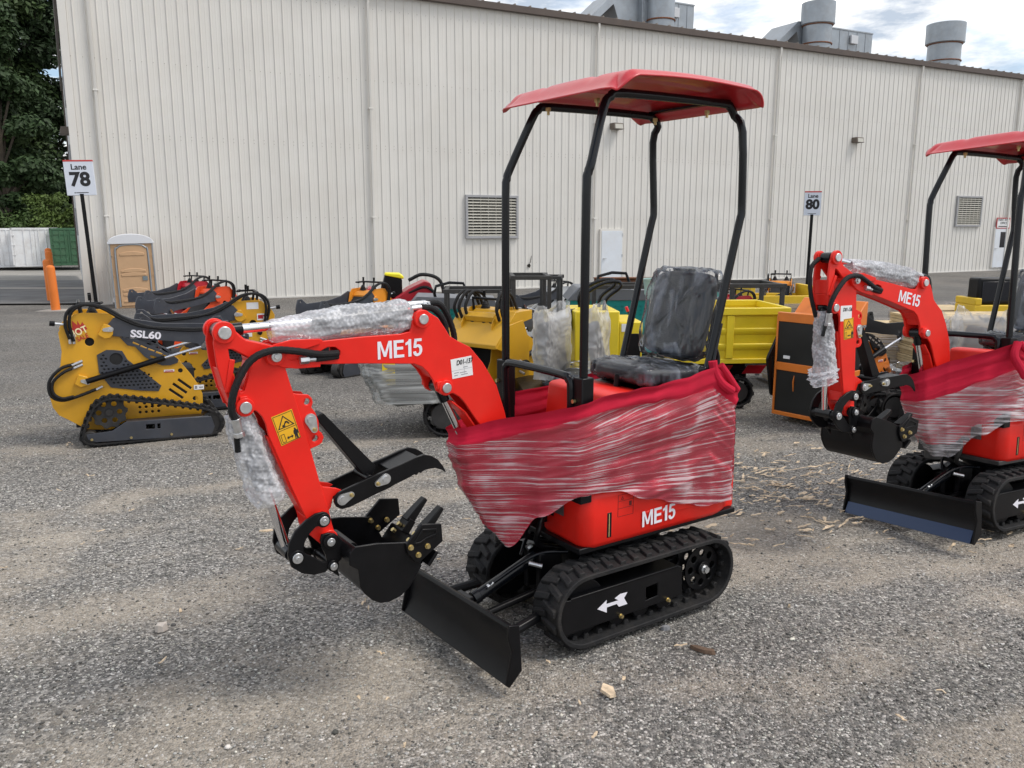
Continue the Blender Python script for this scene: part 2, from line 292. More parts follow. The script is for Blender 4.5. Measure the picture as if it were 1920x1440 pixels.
# ---------------- ground
def sst(a,b,x): t=min(1,max(0,(x-a)/(b-a))); return t*t*(3-2*t)
def gz(x,y):
    z=-.03*min(19,max(0,y-3))
    if y>26 and x<-10: z-= .75*sst(28,58,y)*sst(-10,-16,x)
    return z
def sandy(x,y):
    a=.42; u=x*math.cos(a)+y*math.sin(a); v=-x*math.sin(a)+y*math.cos(a)
    f=fbm(u*.55+3.1,v*1.75-1.7,2.2,5)+.5*fbm(x*2.6,y*3.4,9,5)
    return .80*sst(-.22,.62,f+.02)*(1-.65*sst(5.5,10,y))
def ground():
    xs=np.concatenate([[-400,-200,-110,-70,-50],np.arange(-40,-8,.8),np.arange(-8,8,.1),np.arange(8,50,.8),[60,80,120,200,400]])
    ys=np.concatenate([[-60,-20,-6,-2],np.arange(0,9,.09),np.arange(9,30,.5),np.arange(30,70,2),[80,110,150,250,500]])
    v=[];f=[]
    for x in xs:
        for y in ys:
            z=gz(x,y)
            if abs(x)<9 and 0<=y<9.5: z+=.014*fbm(x*.9,y*1.3,3,3)*sst(9.5,8,y)*sst(9,7,abs(x))+.004*fbm(x*5,y*5,1,2)-.008
            v.append((x,y,z))
    ny=len(ys); f=[(i*ny+j,(i+1)*ny+j,(i+1)*ny+j+1,i*ny+j+1) for i in range(len(xs)-1) for j in range(ny-1)]
    m=bpy.data.materials.new('gravel'); m.use_nodes=True; t=m.node_tree; L=t.links; N=t.nodes; p=N['Principled BSDF']; p.inputs['Roughness'].default_value=.93; p.inputs['Specular IOR Level'].default_value=.25
    tcn=N.new('ShaderNodeTexCoord'); O=tcn.outputs['Object']
    def nz(sc,det,ro=.6,vec=O,dist=0):
        n=N.new('ShaderNodeTexNoise'); n.inputs['Scale'].default_value=sc; n.inputs['Detail'].default_value=det; n.inputs['Roughness'].default_value=ro; n.inputs['Distortion'].default_value=dist; L.new(vec,n.inputs['Vector']); return n.outputs['Fac']
    def mr(s,a,b,c=0,d=1):
        n=N.new('ShaderNodeMapRange'); n.inputs[1].default_value=a;n.inputs[2].default_value=b;n.inputs[3].default_value=c;n.inputs[4].default_value=d; L.new(s,n.inputs[0]); return n.outputs[0]
    def mixc(f_,a,b):
        n=N.new('ShaderNodeMix'); n.data_type='RGBA'
        for s_,k in((f_,'Factor'),(a,6),(b,7)):
            if isinstance(s_,tuple): n.inputs[k].default_value=(*s_,1)
            elif isinstance(s_,float): n.inputs[k].default_value=s_
            else: L.new(s_,n.inputs[k])
        return n.outputs[2]
    def mth(op,a,b):
        n=N.new('ShaderNodeMath'); n.operation=op
        for i,s_ in enumerate((a,b)):
            if isinstance(s_,(int,float)): n.inputs[i].default_value=s_
            else: L.new(s_,n.inputs[i])
        return n.outputs[0]
    mp=N.new('ShaderNodeMapping'); mp.inputs['Rotation'].default_value=(0,0,R(-24)); mp.inputs['Scale'].default_value=(.55,1.5,1); L.new(O,mp.inputs[0])
    va=N.new('ShaderNodeAttribute'); va.attribute_name='sand'; patch=va.outputs['Fac']
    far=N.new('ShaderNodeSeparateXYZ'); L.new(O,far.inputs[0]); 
    vo=N.new('ShaderNodeTexVoronoi'); vo.inputs['Scale'].default_value=95; L.new(O,vo.inputs['Vector'])
    vc=N.new('ShaderNodeSeparateColor'); L.new(vo.outputs['Color'],vc.inputs[0])
    sp=N.new('ShaderNodeValToRGB'); L.new(vc.outputs[0],sp.inputs[0]); el=sp.color_ramp.elements
    el[0].position=0; el[0].color=(.07,.069,.067,1); el[1].position=1; el[1].color=(.85,.81,.76,1)
    for ps,c in((.45,(.19,.183,.172,1)),(.74,(.35,.332,.308,1)),(.93,(.52,.49,.45,1))): q=el.new(ps); q.color=c
    v2=N.new('ShaderNodeTexVoronoi'); v2.inputs['Scale'].default_value=230; L.new(O,v2.inputs['Vector']); vc2=N.new('ShaderNodeSeparateColor'); L.new(v2.outputs['Color'],vc2.inputs[0])
    sand=mixc(nz(140,4),(.38,.325,.255),(.60,.525,.43))
    grit=mixc(mr(vc2.outputs[1],.0,1,.35,1),sp.outputs[0],sand)
    gr=mixc(mr(nz(60,3),.3,.8,.0,.55),sp.outputs[0],(.21,.20,.185))
    edge=mth('ADD',patch,mr(nz(26,6,.8),.3,.72,-.42,.42))
    col=mixc(mr(edge,.0,.95),gr,grit)
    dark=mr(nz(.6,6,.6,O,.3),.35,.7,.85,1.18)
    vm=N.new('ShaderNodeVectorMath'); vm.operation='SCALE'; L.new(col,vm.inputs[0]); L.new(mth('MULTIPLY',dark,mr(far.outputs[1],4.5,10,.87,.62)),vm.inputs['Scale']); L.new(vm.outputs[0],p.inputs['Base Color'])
    b1=N.new('ShaderNodeBump'); b1.inputs['Strength'].default_value=.75; b1.inputs['Distance'].default_value=.012
    hh=mth('ADD',mth('MULTIPLY',vo.outputs['Distance'],-1.1),mth('MULTIPLY',nz(45,6,.7),.9)); L.new(hh,b1.inputs['Height']); L.new(b1.outputs[0],p.inputs['Normal'])
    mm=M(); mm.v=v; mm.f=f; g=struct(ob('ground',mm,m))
    at=g.data.attributes.new('sand','FLOAT','POINT'); at.data.foreach_set('value',[sandy(q[0],q[1]) for q in v]); return g
ground()
def pebbles():
    ico=[];t=(1+5**.5)/2
    for a in((-1,t,0),(1,t,0),(-1,-t,0),(1,-t,0),(0,-1,t),(0,1,t),(0,-1,-t),(0,1,-t),(t,0,-1),(t,0,1),(-t,0,-1),(-t,0,1)): ico.append(a)
    ico=np.array(ico)/1.9
    F=np.array([(0,11,5),(0,5,1),(0,1,7),(0,7,10),(0,10,11),(1,5,9),(5,11,4),(11,10,2),(10,7,6),(7,1,8),(3,9,4),(3,4,2),(3,2,6),(3,6,8),(3,8,9),(4,9,5),(2,4,11),(6,2,10),(8,6,7),(9,8,1)])
    N=125000
    y=1.15+8.3*nrg.random(N)**1.7; x=(nrg.random(N)*2-1)*(y*.68+.35)
    # clumps
    keep=[];
    for i in range(N):
        keep.append(rng.random()<.95-.80*sandy(x[i],y[i])+.25*fbm(x[i]*1.3,y[i]*2,7,3))
    k=np.array(keep); x=x[k];y=y[k];n=len(x)
    s=.0021+.0042*nrg.random(n)**3+.0012*y*.25; big=nrg.random(n)<.006; s[big]*=2.0
    V=np.empty((n,12,3)); 
    a=nrg.random(n)*2*PI; ca,sa=np.cos(a),np.sin(a)
    jit=ico[None]*(1+.35*(nrg.random((n,12,1))-.5)); jit=jit*np.stack([.8+.7*nrg.random(n),.7+.4*nrg.random(n),.4+.35*nrg.random(n)],1)[:,None,:]*s[:,None,None]
    V[:,:,0]=jit[:,:,0]*ca[:,None]-jit[:,:,1]*sa[:,None]+x[:,None]; V[:,:,1]=jit[:,:,0]*sa[:,None]+jit[:,:,1]*ca[:,None]+y[:,None]
    z0=np.array([gz(x[i],y[i])+.014*fbm(x[i]*.9,y[i]*1.3,3,3)*sst(9.5,8,y[i])*sst(9,7,abs(x[i]))+.004*fbm(x[i]*5,y[i]*5,1,2)-.008 for i in range(n)])
    V[:,:,2]=jit[:,:,2]+(z0+s*.25)[:,None]
    me=bpy.data.meshes.new('gravel_stones'); me.vertices.add(n*12); me.vertices.foreach_set('co',V.reshape(-1).astype(np.float32))
    FF=(F[None]+12*np.arange(n)[:,None,None]).reshape(-1,3); me.loops.add(len(FF)*3); me.loops.foreach_set('vertex_index',FF.reshape(-1).astype(np.int32))
    me.polygons.add(len(FF)); me.polygons.foreach_set('loop_start',np.arange(0,len(FF)*3,3,dtype=np.int32)); me.polygons.foreach_set('loop_total',np.full(len(FF),3,np.int32)); me.update(); me.validate()
    at=me.color_attributes.new('tone','FLOAT_COLOR','POINT'); r=nrg.random(n); base=np.where(r<.45,.06+.12*nrg.random(n),np.where(r<.90,.22+.22*nrg.random(n),.36+.32*nrg.random(n)))
    cc=np.stack([base*(1+.08*nrg.random(n)),base,base*(.86+.10*nrg.random(n)),np.ones(n)],1); at.data.foreach_set('color',np.repeat(cc,12,0).reshape(-1).astype(np.float32))
    m=bpy.data.materials.new('gravel stone'); m.use_nodes=True; p=m.node_tree.nodes['Principled BSDF']; p.inputs['Roughness'].default_value=.8
    q=m.node_tree.nodes.new('ShaderNodeVertexColor'); q.layer_name='tone'; m.node_tree.links.new(q.outputs[0],p.inputs[0]); me.materials.append(m)
    o=bpy.data.objects.new('gravel',me); C.objects.link(o); stuff(tag(o,'loose grey gravel stones lying over the yard','gravel'))
pebbles()
def chips():
    mm=M(); 
    def chip(x,y,l,wd,a,til):
        z=gz(x,y)+.006; n=6; p=[]
        for i in range(n):
            t=i/(n-1); p.append((-l/2+l*t+rng.uniform(-.1,.1)*l, wd*(.5 if 0<i<n-1 else .3)*rng.uniform(.4,1.2)/1.2, rng.uniform(0,.010)+til*t))
        v=[];c,s=math.cos(a),math.sin(a)
        for sg,dz in((1,0),(-1,0),(1,.003),(-1,.003)):
            for q in p: X,Y=q[0],q[1]*sg; v.append((x+X*c-Y*s,y+X*s+Y*c,z+q[2]+dz))
        f=[]
        for i in range(n-1):
            f+=[(i,i+1,n+i+1,n+i),(2*n+i,3*n+i,3*n+i+1,2*n+i+1),(i,2*n+i,2*n+i+1,i+1),(n+i,n+i+1,3*n+i+1,3*n+i)]
        f+=[(0,n,3*n,2*n),(n-1,3*n-1,4*n-1,2*n-1)]
        mm.add(v,f)
    for i in range(420):
        y=rng.gauss(5.35,.6); x=2.0+rng.gauss(0,.7)+(y-5.3)*.35
        if y<4.3: continue
        chip(x,y,rng.uniform(.03,.17)*rng.uniform(.25,1),rng.uniform(.010,.045)*rng.uniform(.4,1),rng.gauss(0,.6),rng.uniform(0,.012))
    for i in range(60):
        y=1.6+6*rng.random()**1.3; x=(rng.random()*2-1)*.65*y
        chip(x,y,rng.uniform(.015,.05),rng.uniform(.008,.016),rng.uniform(0,3),.003)
    o=ob('wood_chips',mm,mat('split wood',(.62,.49,.34),.8,0,.35,40,.2,120),smooth=False); stuff(tag(o,'pale bark and wood chips scattered over the gravel','wood chips'))
chips()
def px2g(x,y,it=50):
    # ground point seen at a photo pixel (used only to set things down where they stand)
    p=math.atan(295/1560); a=(x-960)/1560;b=(y-720)/1560; r=Vector((a,math.cos(p)-b*math.sin(p),-math.sin(p)-b*math.cos(p))); t=1.7/-r.z
    for _ in range(it): t=.5*t+.5*(gz(r.x*t,r.y*t)-1.7)/r.z
    return Vector((r.x*t,r.y*t,gz(r.x*t,r.y*t)))
# ---------------- mini excavator: side outlines (x forward, z up) in metres
BOOM=[(1.547,1.289),(1.527,1.306),(1.508,1.316),(1.451,1.327),(1.348,1.322),(1.342,1.315),(1.204,1.319),(1.047,1.318),(1.007,1.324),(0.999,1.345),(1.0,1.373),(0.983,1.394),(0.957,1.399),(0.928,1.39),(0.89,1.366),(0.864,1.331),(0.841,1.295),(0.808,1.275),(0.753,1.247),(0.693,1.179),(0.631,1.084),(0.593,0.975),(0.567,0.873),(0.677,0.888),(0.743,0.979),(0.774,1.025),(0.799,1.055),(0.829,1.074),(0.857,1.071),(0.881,1.077),(0.902,1.091),(0.908,1.11),(0.916,1.133),(0.936,1.164),(0.962,1.19),(0.993,1.203),(1.208,1.224),(1.352,1.235),(1.36,1.23),(1.479,1.232),(1.521,1.25),(1.543,1.268)]
SLOT=[(1.34,1.286),(1.324,1.292),(1.299,1.29),(1.282,1.276),(1.282,1.262),(1.298,1.251),(1.376,1.258),(1.385,1.266),(1.345,1.267)]
ARM=[(1.703,1.361),(1.702,1.382),(1.69,1.396),(1.67,1.4),(1.649,1.393),(1.638,1.374),(1.624,1.353),(1.603,1.337),(1.554,1.323),(1.508,1.309),(1.487,1.27),(1.478,1.236),(1.465,1.183),(1.455,1.148),(1.403,0.938),(1.372,0.794),(1.374,0.809),(1.357,0.742),(1.346,0.705),(1.338,0.658),(1.327,0.615),(1.332,0.606),(1.364,0.583),(1.379,0.585),(1.393,0.6),(1.421,0.631),(1.427,0.671),(1.433,0.697),(1.477,0.813),(1.548,1.011),(1.555,1.05),(1.566,1.078),(1.583,1.099),(1.599,1.103),(1.613,1.09),(1.627,1.09),(1.641,1.099),(1.648,1.115),(1.664,1.12),(1.684,1.187),(1.701,1.262),(1.707,1.334)]
TRI=[(1.662,1.313),(1.647,1.311),(1.593,1.277),(1.589,1.265),(1.596,1.238),(1.618,1.171),(1.629,1.167),(1.637,1.182),(1.657,1.258)]
TBR=[(1.455,1.143),(1.436,1.138),(1.399,1.132),(1.387,1.118),(1.384,1.103),(1.39,1.086),(1.377,1.066),(1.366,1.034),(1.367,1.0),(1.357,0.991),(1.35,0.975),(1.357,0.956),(1.37,0.948),(1.401,0.939)]
TBR2=[(1.377,0.81),(1.362,0.796),(1.313,0.782),(1.293,0.771),(1.327,0.754),(1.336,0.716),(1.346,0.704),(1.365,0.732)]
THUMB=[(1.33,0.758),(1.317,0.77),(1.301,0.776),(1.181,0.809),(1.067,0.835),(1.006,0.852),(0.972,0.858),(0.938,0.848),(0.909,0.828),(0.887,0.798),(0.875,0.771),(0.893,0.785),(0.922,0.797),(0.945,0.798),(0.97,0.796),(0.985,0.788),(0.993,0.792),(1.002,0.783),(1.013,0.787),(1.03,0.78),(1.058,0.772),(1.091,0.763),(1.119,0.752),(1.168,0.74),(1.273,0.71),(1.304,0.708),(1.324,0.72),(1.332,0.739)]
CRES=[(1.358,0.701),(1.365,0.711),(1.38,0.718),(1.409,0.716),(1.444,0.699),(1.484,0.668),(1.507,0.63),(1.514,0.587),(1.503,0.541),(1.467,0.51),(1.424,0.493),(1.38,0.494),(1.369,0.509),(1.373,0.532),(1.39,0.534),(1.431,0.566),(1.452,0.578),(1.458,0.594),(1.452,0.622),(1.434,0.648),(1.411,0.668),(1.387,0.67),(1.365,0.667),(1.357,0.681)]
BRK=[(1.388,0.633),(1.364,0.635),(1.339,0.627),(1.324,0.612),(1.308,0.59),(1.311,0.561),(1.318,0.527),(1.339,0.512),(1.328,0.461),(1.36,0.491),(1.369,0.514),(1.377,0.556),(1.39,0.589),(1.393,0.614)]
BUCK=[(1.324,0.579),(1.303,0.599),(1.222,0.593),(1.109,0.572),(1.09,0.571),(1.043,0.467),(1.094,0.396),(1.133,0.37),(1.177,0.36),(1.214,0.365),(1.244,0.383),(1.274,0.417),(1.289,0.446),(1.294,0.512),(1.326,0.535)]
WING=[(1.111,0.568),(1.044,0.631),(0.964,0.617),(0.962,0.592),(0.959,0.549),(1.053,0.49),(1.07,0.491),(1.104,0.53)]
TFRAME=[(0.508,0.242),(0.467,0.235),(-0.139,0.239),(-0.162,0.229),(-0.17,0.094),(0.496,0.087),(0.506,0.102)]
ARROW=[(0.322,0.16),(0.273,0.187),(0.275,0.17),(0.208,0.169),(0.229,0.183),(0.199,0.195),(0.16,0.193),(0.178,0.172),(0.158,0.14),(0.205,0.14),(0.218,0.156),(0.272,0.155),(0.272,0.132)]
Y_SIDE=[(-0.557,1.102),(-0.497,1.115),(-0.287,1.106),(-0.246,1.053),(-0.203,0.879),(-0.114,0.816),(0.007,0.75),(0.164,0.68),(0.25,0.662),(0.331,0.548),(0.391,0.446),(0.42,0.365),(0.42,0.285),(0.395,0.152),(-0.217,0.168),(-0.328,0.103),(-0.512,0.118),(-0.56,0.147),(-0.655,0.215),(-0.72,0.257),(-0.763,0.33),(-0.779,0.422),(-0.745,0.532),(-0.692,0.629),(-0.667,0.796),(-0.682,0.953),(-0.653,1.007),(-0.612,1.038)]
Y_ARM=[(-0.263,1.069),(-0.213,1.061),(-0.095,0.998),(0.153,0.951),(0.466,0.921),(0.703,0.92),(0.696,0.813),(0.515,0.806),(0.339,0.835),(0.104,0.861),(-0.062,0.888),(-0.265,0.912),(-0.282,0.952)]
Y_DROP=[(-0.225,0.902),(-0.103,0.883),(0.101,0.801),(0.233,0.687),(0.226,0.658),(0.165,0.639),(0.1,0.64),(0.028,0.672),(-0.042,0.729),(-0.108,0.814),(-0.169,0.83)]
Y_VENT=[(-0.407,0.756),(-0.333,0.796),(-0.272,0.792),(-0.211,0.782),(-0.175,0.705),(0.083,0.461),(0.058,0.413),(-0.091,0.429),(-0.318,0.472),(-0.4,0.606)]
Y_FRAME=[(-0.529,0.116),(-0.332,0.13),(-0.224,0.199),(0.462,0.192),(0.49,0.098),(0.462,0.01),(0.439,0.001),(-0.46,0.044),(-0.518,0.071)]
Y_TRACK=[(-0.43,0.403),(-0.308,0.426),(-0.003,0.374),(0.423,0.274),(0.552,0.189),(0.571,0.089),(0.518,-0.002),(0.403,-0.038),(-0.467,-0.036),(-0.554,-0.007),(-0.585,0.09),(-0.495,0.342)]
BB= [(1.094, 0.555), (1.025, 0.545), (1.064, 0.52)]
def hull(c):  # convex outline round circles (x,z,r)
    pts=[]
    for x,z,r in c:
        for i in range(40): t=2*PI*i/40; pts.append((x+r*math.cos(t),z+r*math.sin(t)))
    pts=sorted(set(pts)); 
    def half(p):
        h=[]
        for q in p:
            while len(h)>1 and (h[-1][0]-h[-2][0])*(q[1]-h[-2][1])-(h[-1][1]-h[-2][1])*(q[0]-h[-2][0])<=0: h.pop()
            h.append(q)
        return h
    a=half(pts); b=half(pts[::-1]); return a[:-1]+b[:-1]
def resample(poly,n):
    P=np.array(poly+[poly[0]]); d=np.r_[0,np.cumsum(np.hypot(*np.diff(P,axis=0).T))]; s=np.linspace(0,d[-1],n,endpoint=False)
    return np.stack([np.interp(s,d,P[:,0]),np.interp(s,d,P[:,1])],1), d[-1]
def track(parent,poly,y0,y1,n=38,th=.018,lug=.02,name='track'):
    # poly is the OUTER outline; the rubber band with staggered lugs outside and guide teeth inside
    Q,Lt=resample(poly,n*4); k=len(Q); T=np.roll(Q,-1,0)-np.roll(Q,1,0); T/=np.linalg.norm(T,axis=1)[:,None]; Nn=np.stack([T[:,1],-T[:,0]],1)
    area=sum(Q[i-1][0]*Q[i][1]-Q[i][0]*Q[i-1][1] for i in range(k)); 
    if area<0: Nn=-Nn
    m=M(); ctr=Q-Nn*lug; inn=Q-Nn*(lug+th)
    v=[]
    for i in range(k):
        for (q,y) in((ctr[i],y0),(ctr[i],y1),(inn[i],y1),(inn[i],y0)): v.append((q[0],y,q[1]))
    f=[]
    for i in range(k):
        j=(i+1)%k
        for c in range(4): d=(c+1)%4; f.append((i*4+c,i*4+d,j*4+d,j*4+c))
    m.add(v,f); ym=(y0+y1)/2
    for i in range(n):
        for h,(a,b) in enumerate(((y0+.014,ym+.012),(ym-.012,y1-.014))):
            i0=(i*4+h*2)%k; c=ctr[i0]; t=T[i0]; nn=Nn[i0]; pitch=Lt/n; w=pitch*.27
            prof=[(-w,-.003),(-w*.62,lug),(w*.62,lug),(w,-.003)]
            sk=(1 if h else -1)*pitch*.16
            vv=[]
            for (yy,s0) in((a,sk if h==0 else -sk),(b,-sk if h==0 else sk)):
                for u_,h_ in prof: q=c+t*(u_+(s0 if h==0 else -s0))+nn*h_; vv.append((q[0],yy,q[1]))
            m.add(vv,[(0,1,2,3),(7,6,5,4),(0,4,5,1),(1,5,6,2),(2,6,7,3),(3,7,4,0)])
        i0=(i*4)%k; c=inn[i0]; t=T[i0]; nn=Nn[i0]
        for yy in(ym-.045,ym+.025):
            vv=[]
            for y_ in(yy,yy+.022):
                for u_,h_ in((-.017,.002),(-.009,-.02),(.009,-.02),(.017,.002)): q=c+t*u_+nn*h_; vv.append((q[0],y_,q[1]))
            m.add(vv,[(0,1,2,3),(7,6,5,4),(0,4,5,1),(1,5,6,2),(2,6,7,3),(3,7,4,0)])
    return ob(name,m,rubber,parent,bev=.003,seg=1,ang=50)
def pin(m,x,z,y0,y1,r,n=20): m.cyl((x,y0,z),(x,y1,z),r,n)
def bolt(m,x,z,y,r,h=.008,sg=1,hexa=True):
    m.cyl((x,y,z),(x,y+sg*h*.3,z),r*1.25,18); m.cyl((x,y+sg*h*.3,z),(x,y+sg*h,z),r,6 if hexa else 16)
def ringplate(parent,name,poly,material,ys,th,holes=(),bev=.0025,T=None):
    m=M(T)
    for y in ys: m.prism(poly,y-th/2,y+th/2,holes)
    return ob(name,m,material,parent,bev=bev)
def fanuv(o,tot,nv):
    # film lines: level round the front, fanning out and rising towards the rear corner on the near side
    me=o.data; uv=me.uv_layers[0]
    for l in me.loops:
        c=me.vertices[l.vertex_index].co; u=uv.data[l.index].uv
        if (c.y>.2 and c.x<.40) or c.x<-.42: d=min(.85,.40-c.x); zc=.70-.06*d; sc=.42+.62*d
        else: zc=.70; sc=.42
        u[1]=(c.z-zc)/sc
    return o
def cover(parent,stn,material,name,nv=70,off=0,v0=0,v1=1,fold=.007,seed=0,sag=.0,nu=300,sub=0):
    # cloth hung round closed stations (x,y,ztop,zbot,inset at the bottom)
    n=len(stn); P=[Vector(s[:2]) for s in stn]; cx=sum(p.x for p in P)/n; cy=sum(p.y for p in P)/n
    seg=[(P[(i+1)%n]-P[i]).length for i in range(n)]; tot=sum(seg)
    def at(u):
        d=u*tot
        for i in range(n):
            if d<=seg[i] or i==n-1: return i,min(1,d/seg[i])
            d-=seg[i]
    def fn(u,v):
        i,t=at(u%1); a=stn[i]; b=stn[(i+1)%n]; p=P[i].lerp(P[(i+1)%n],t); v=v0+(v1-v0)*v
        # small corner rounding
        e=.035; L_=seg[i]; s=t*L_
        def cr(j): q=(P[j-1]-P[j]).normalized()+(P[(j+1)%n]-P[j]).normalized(); return q
        if s<e: p=p+cr(i)*((e-s)**2/e*.5)
        if L_-s<e: p=p+cr((i+1)%n)*((e-(L_-s))**2/e*.5)
        zt=a[2]+(b[2]-a[2])*t; zb=a[3]+(b[3]-a[3])*t; ins=a[4]+(b[4]-a[4])*t
        wt=.5-.5*math.cos(PI*t); zb=a[3]+(b[3]-a[3])*wt
        z=zt+(zb-zt)*v; c=Vector((cx,cy)); dr=(p-c).normalized(); q=p-dr*ins*v*v
        # waist: stretched slightly inwards between corners
        q=q-dr*(.018*math.sin(PI*t)*min(1,L_/.4))
        ds=u*tot
        vv=(zt-z)/.5; fo=fbm(ds*1.1+seed,vv*13,seed,4)*fold*1.25+fbm(ds*1.3,vv*3.5+seed,3,3)*fold*1.8
        fo+=.006*max(0,1-v*14)+.004*math.sin(v*60+ds*2)*max(0,1-v*7)
        q=q+dr*(fo+off); z+=fbm(ds*7,v*3,seed,2)*.006
        return (q.x,q.y,z)
    m=M(); m.grid(fn,nu,nv,cu=True); return fanuv(ob(name,m,material,parent,ang=80,uvgrid=(nu,nv),sub=sub),tot,nv)
def excavator(label,loc,rot,dpitch,tagtext,variant=0,group=None):
    e=thing('mini_excavator',label,'excavator',loc,group=group,rot=rot)
    pv=Vector((.62,0,.88)); T=Matrix.Translation(pv)@Matrix.Rotation(-R(dpitch),4,'Y')@Matrix.Translation(-pv)
    def mm(): return M(T)
    # ---- tracks
    for s in(1,-1):
        ya,yb=(.175,.345) if s>0 else (-.345,-.175)
        t=track(e,hull([(.385,.172,.17),(-.325,.170,.168)]),ya,yb,n=34,lug=.014,th=.020)
        yo=.325*s
        m=M(); m.prism(TFRAME,yo-.006*s,yo,[[(-.02,.19),(.05,.185),(.05,.125),(-.02,.13)]]); m.box(-.14,.46,min(yo,yo-.1*s),max(yo,yo-.1*s),.228,.24)
        m.box(-.14,.44,yo-.10*s-.004,yo-.10*s+.004,.09,.24)
        fr=ob('track_frame',m,black,e,bev=.004)
        if s>0:
            m=M(); m.prism(ARROW,yo+.0005,yo+.002); ob('direction_arrow',m,white,fr)
            m=M(); 
            for bx in(.194,-.079): bolt(m,bx,.096,yo,.008,.014)
            ob('bolt',m,brass,fr)
        m=M(); 
        holes=[circ((-.325+.070*math.cos(a),.172+.070*math.sin(a)),.017,12) for a in [2*PI*k/8 for k in range(8)]]
        tooth=[]; 
        for i in range(44): r=.128 if (i%4)<2 else .112; a=2*PI*i/44; tooth.append((-.325+r*math.cos(a),.172+r*math.sin(a)))
        m.prism(tooth,yo-.085*s-.006,yo-.085*s+.006,holes); m.prism(circ((-.325,.172),.104,32),yo-.04*s-.004,yo-.04*s+.004,holes+[]); 
        pin(m,-.325,.172,yo-.1*s,yo-.02*s,.034); sp=ob('sprocket',m,black,e,bev=.002)
        m=M(); bolt(m,-.325,.172,yo-.02*s,.016,.02,s); ob('hub_nut',m,zinc,sp)
        m=M(); pin(m,.385,.17,yo-.12*s,yo-.03*s,.128,32); ob('idler',m,black,e,bev=.004)
        m=M(); 
        for rx in(.194,.06,-.079): pin(m,rx,.092,yo-.11*s,yo-.02*s,.048,24)
        ob('roller',m,black,e,bev=.004)
    # ---- undercarriage
    m=M(); m.box(-.32,.34,-.16,.16,.13,.25); m.box(-.28,-.18,-.22,.22,.10,.22); m.box(.14,.24,-.22,.22,.10,.22)
    m.cyl((-.04,0,.25),(-.04,0,.37),.19,36); m.cyl((-.04,0,.31),(-.04,0,.335),.215,36)
    m.box(.30,.42,-.06,-.03,.15,.33); m.box(.30,.42,.03,.06,.15,.33)
    ob('chassis',m,black,e,bev=.005)
    # ---- dozer blade
    bl=[(.80,.232),(.815,.236),(.822,.22),(.803,.185),(.796,.13),(.806,.07),(.838,.003),(.820,0),(.788,.06),(.779,.13),(.784,.18)]
    Tb=Matrix.Translation((.78,0,0))@Matrix.Rotation(R(2.6),4,'X')@Matrix.Translation((-.78,0,.012))
    m=M(Tb); m.prism(bl,-.405,.425); 
    for y in(-.41,.43): m.prism([(.772,.05),(.779,.23),(.826,.24),(.83,.19),(.815,.13),(.845,.01),(.83,-.002)],y-.006,y+.006)
    b=ob('dozer_blade',m,black,e,bev=.003)
    if variant: 
        m=M(Tb); m.prism([(.8135,.072),(.8435,.006),(.8405,.004),(.8095,.070)],-.395,.415); ob('cutting_edge',m,mat('blue protective coating',(.010,.035,.10),.4),b)
    m=M(Tb)
    for s in(-1,1): m.tube([(.79,.27*s,.10),(.5,.22*s,.13),(.3,.15*s,.17)],.022,8,1)
    m.box(.74,.79,-.05,.05,.08,.20); m.tube([(.79,.05,.1),(.40,.07,.16)],.016,8,1)
    ob('blade_arm',m,black,e,bev=.003)
    m=M(); m.cyl((.70,0,.19),(.40,0,.30),.026); m.cyl((.78,0,.165),(.70,0,.19),.014); m.cyl((.72,0,.185),(.69,0,.195),.031)
    m.tube([(.66,.03,.24),(.50,.03,.30),(.40,.05,.33),(.3,.1,.33)],.009,8)
    m.tube([(.45,-.04,.30),(.38,-.08,.36),(.25,-.1,.36)],.009,8)
    c=ob('blade_cylinder',m,tubeb,e,bev=.002)
    m=M(); m.cyl((.668,.03,.235),(.64,.03,.247),.009,12); m.cyl((.47,.05,.30),(.43,.09,.29),.010,12); m.cyl((.425,-.03,.33),(.40,-.03,.34),.012,6); ob('hose_fitting',m,zinc,c)
    # ---- slewing house
    m=M(); m.box(-.58,.36,-.27,.25,.375,.40); m.box(-.50,.30,-.22,.03,.40,.60); m.box(-.10,.10,-.2,.2,.36,.40); m.box(.30,.60,-.10,.00,.44,.70); m.cyl((.52,-.05,.38),(.52,-.05,.74),.05,20)
    m.tube([(.35,0,.5),(.42,.05,.44),(.40,.02,.36),(.25,0,.3)],.014,8); m.tube([(.35,-.04,.52),(.44,-.02,.42),(.38,-.06,.36),(.2,-.05,.3)],.014,8)
    ob('swing_deck',m,dsteel if variant else black,e,bev=.004)
    for s in(1,-1):
        m=M()
        prof=[]  # plan outline with big rounded front corners
        x0,x1=-.60,.345; 
        yi,yo=(-.02,.262) if s>0 else (-.14,-.31)
        rc=.055
        pts=[(x0,yi),(x1-.008,yi)]; 
        cxx=x1-rc; cyy=yo-rc*s
        for k in range(7): a=(PI/2)*k/6; pts.append((cxx+rc*math.cos(a),cyy+s*rc*math.sin(a)))
        rr=.16; cxx=x0+rr; cyy=yo-rr*s
        for k in range(9): a=PI/2+(PI/2)*k/8; pts.append((cxx+rr*math.cos(a),cyy+s*rr*math.sin(a)))
        # layered skin: tapered bottom, soft top
        lay=[(.383,.030),(.392,.012),(.415,.0),(.60,.0),(.625,.006),(.640,.022),(.645,.04)]
        v=[];f=[];n=len(pts); ccx=sum(q[0] for q in pts)/n; ccy=sum(q[1] for q in pts)/n
        for z,ins in lay:
            for (x,y) in pts: 
                dx,dy=x-ccx,y-ccy; v.append((x-math.copysign(min(ins,abs(dx)),dx),y-math.copysign(min(ins,abs(dy)),dy),z+.006*(x-x1)/-1.0*0))
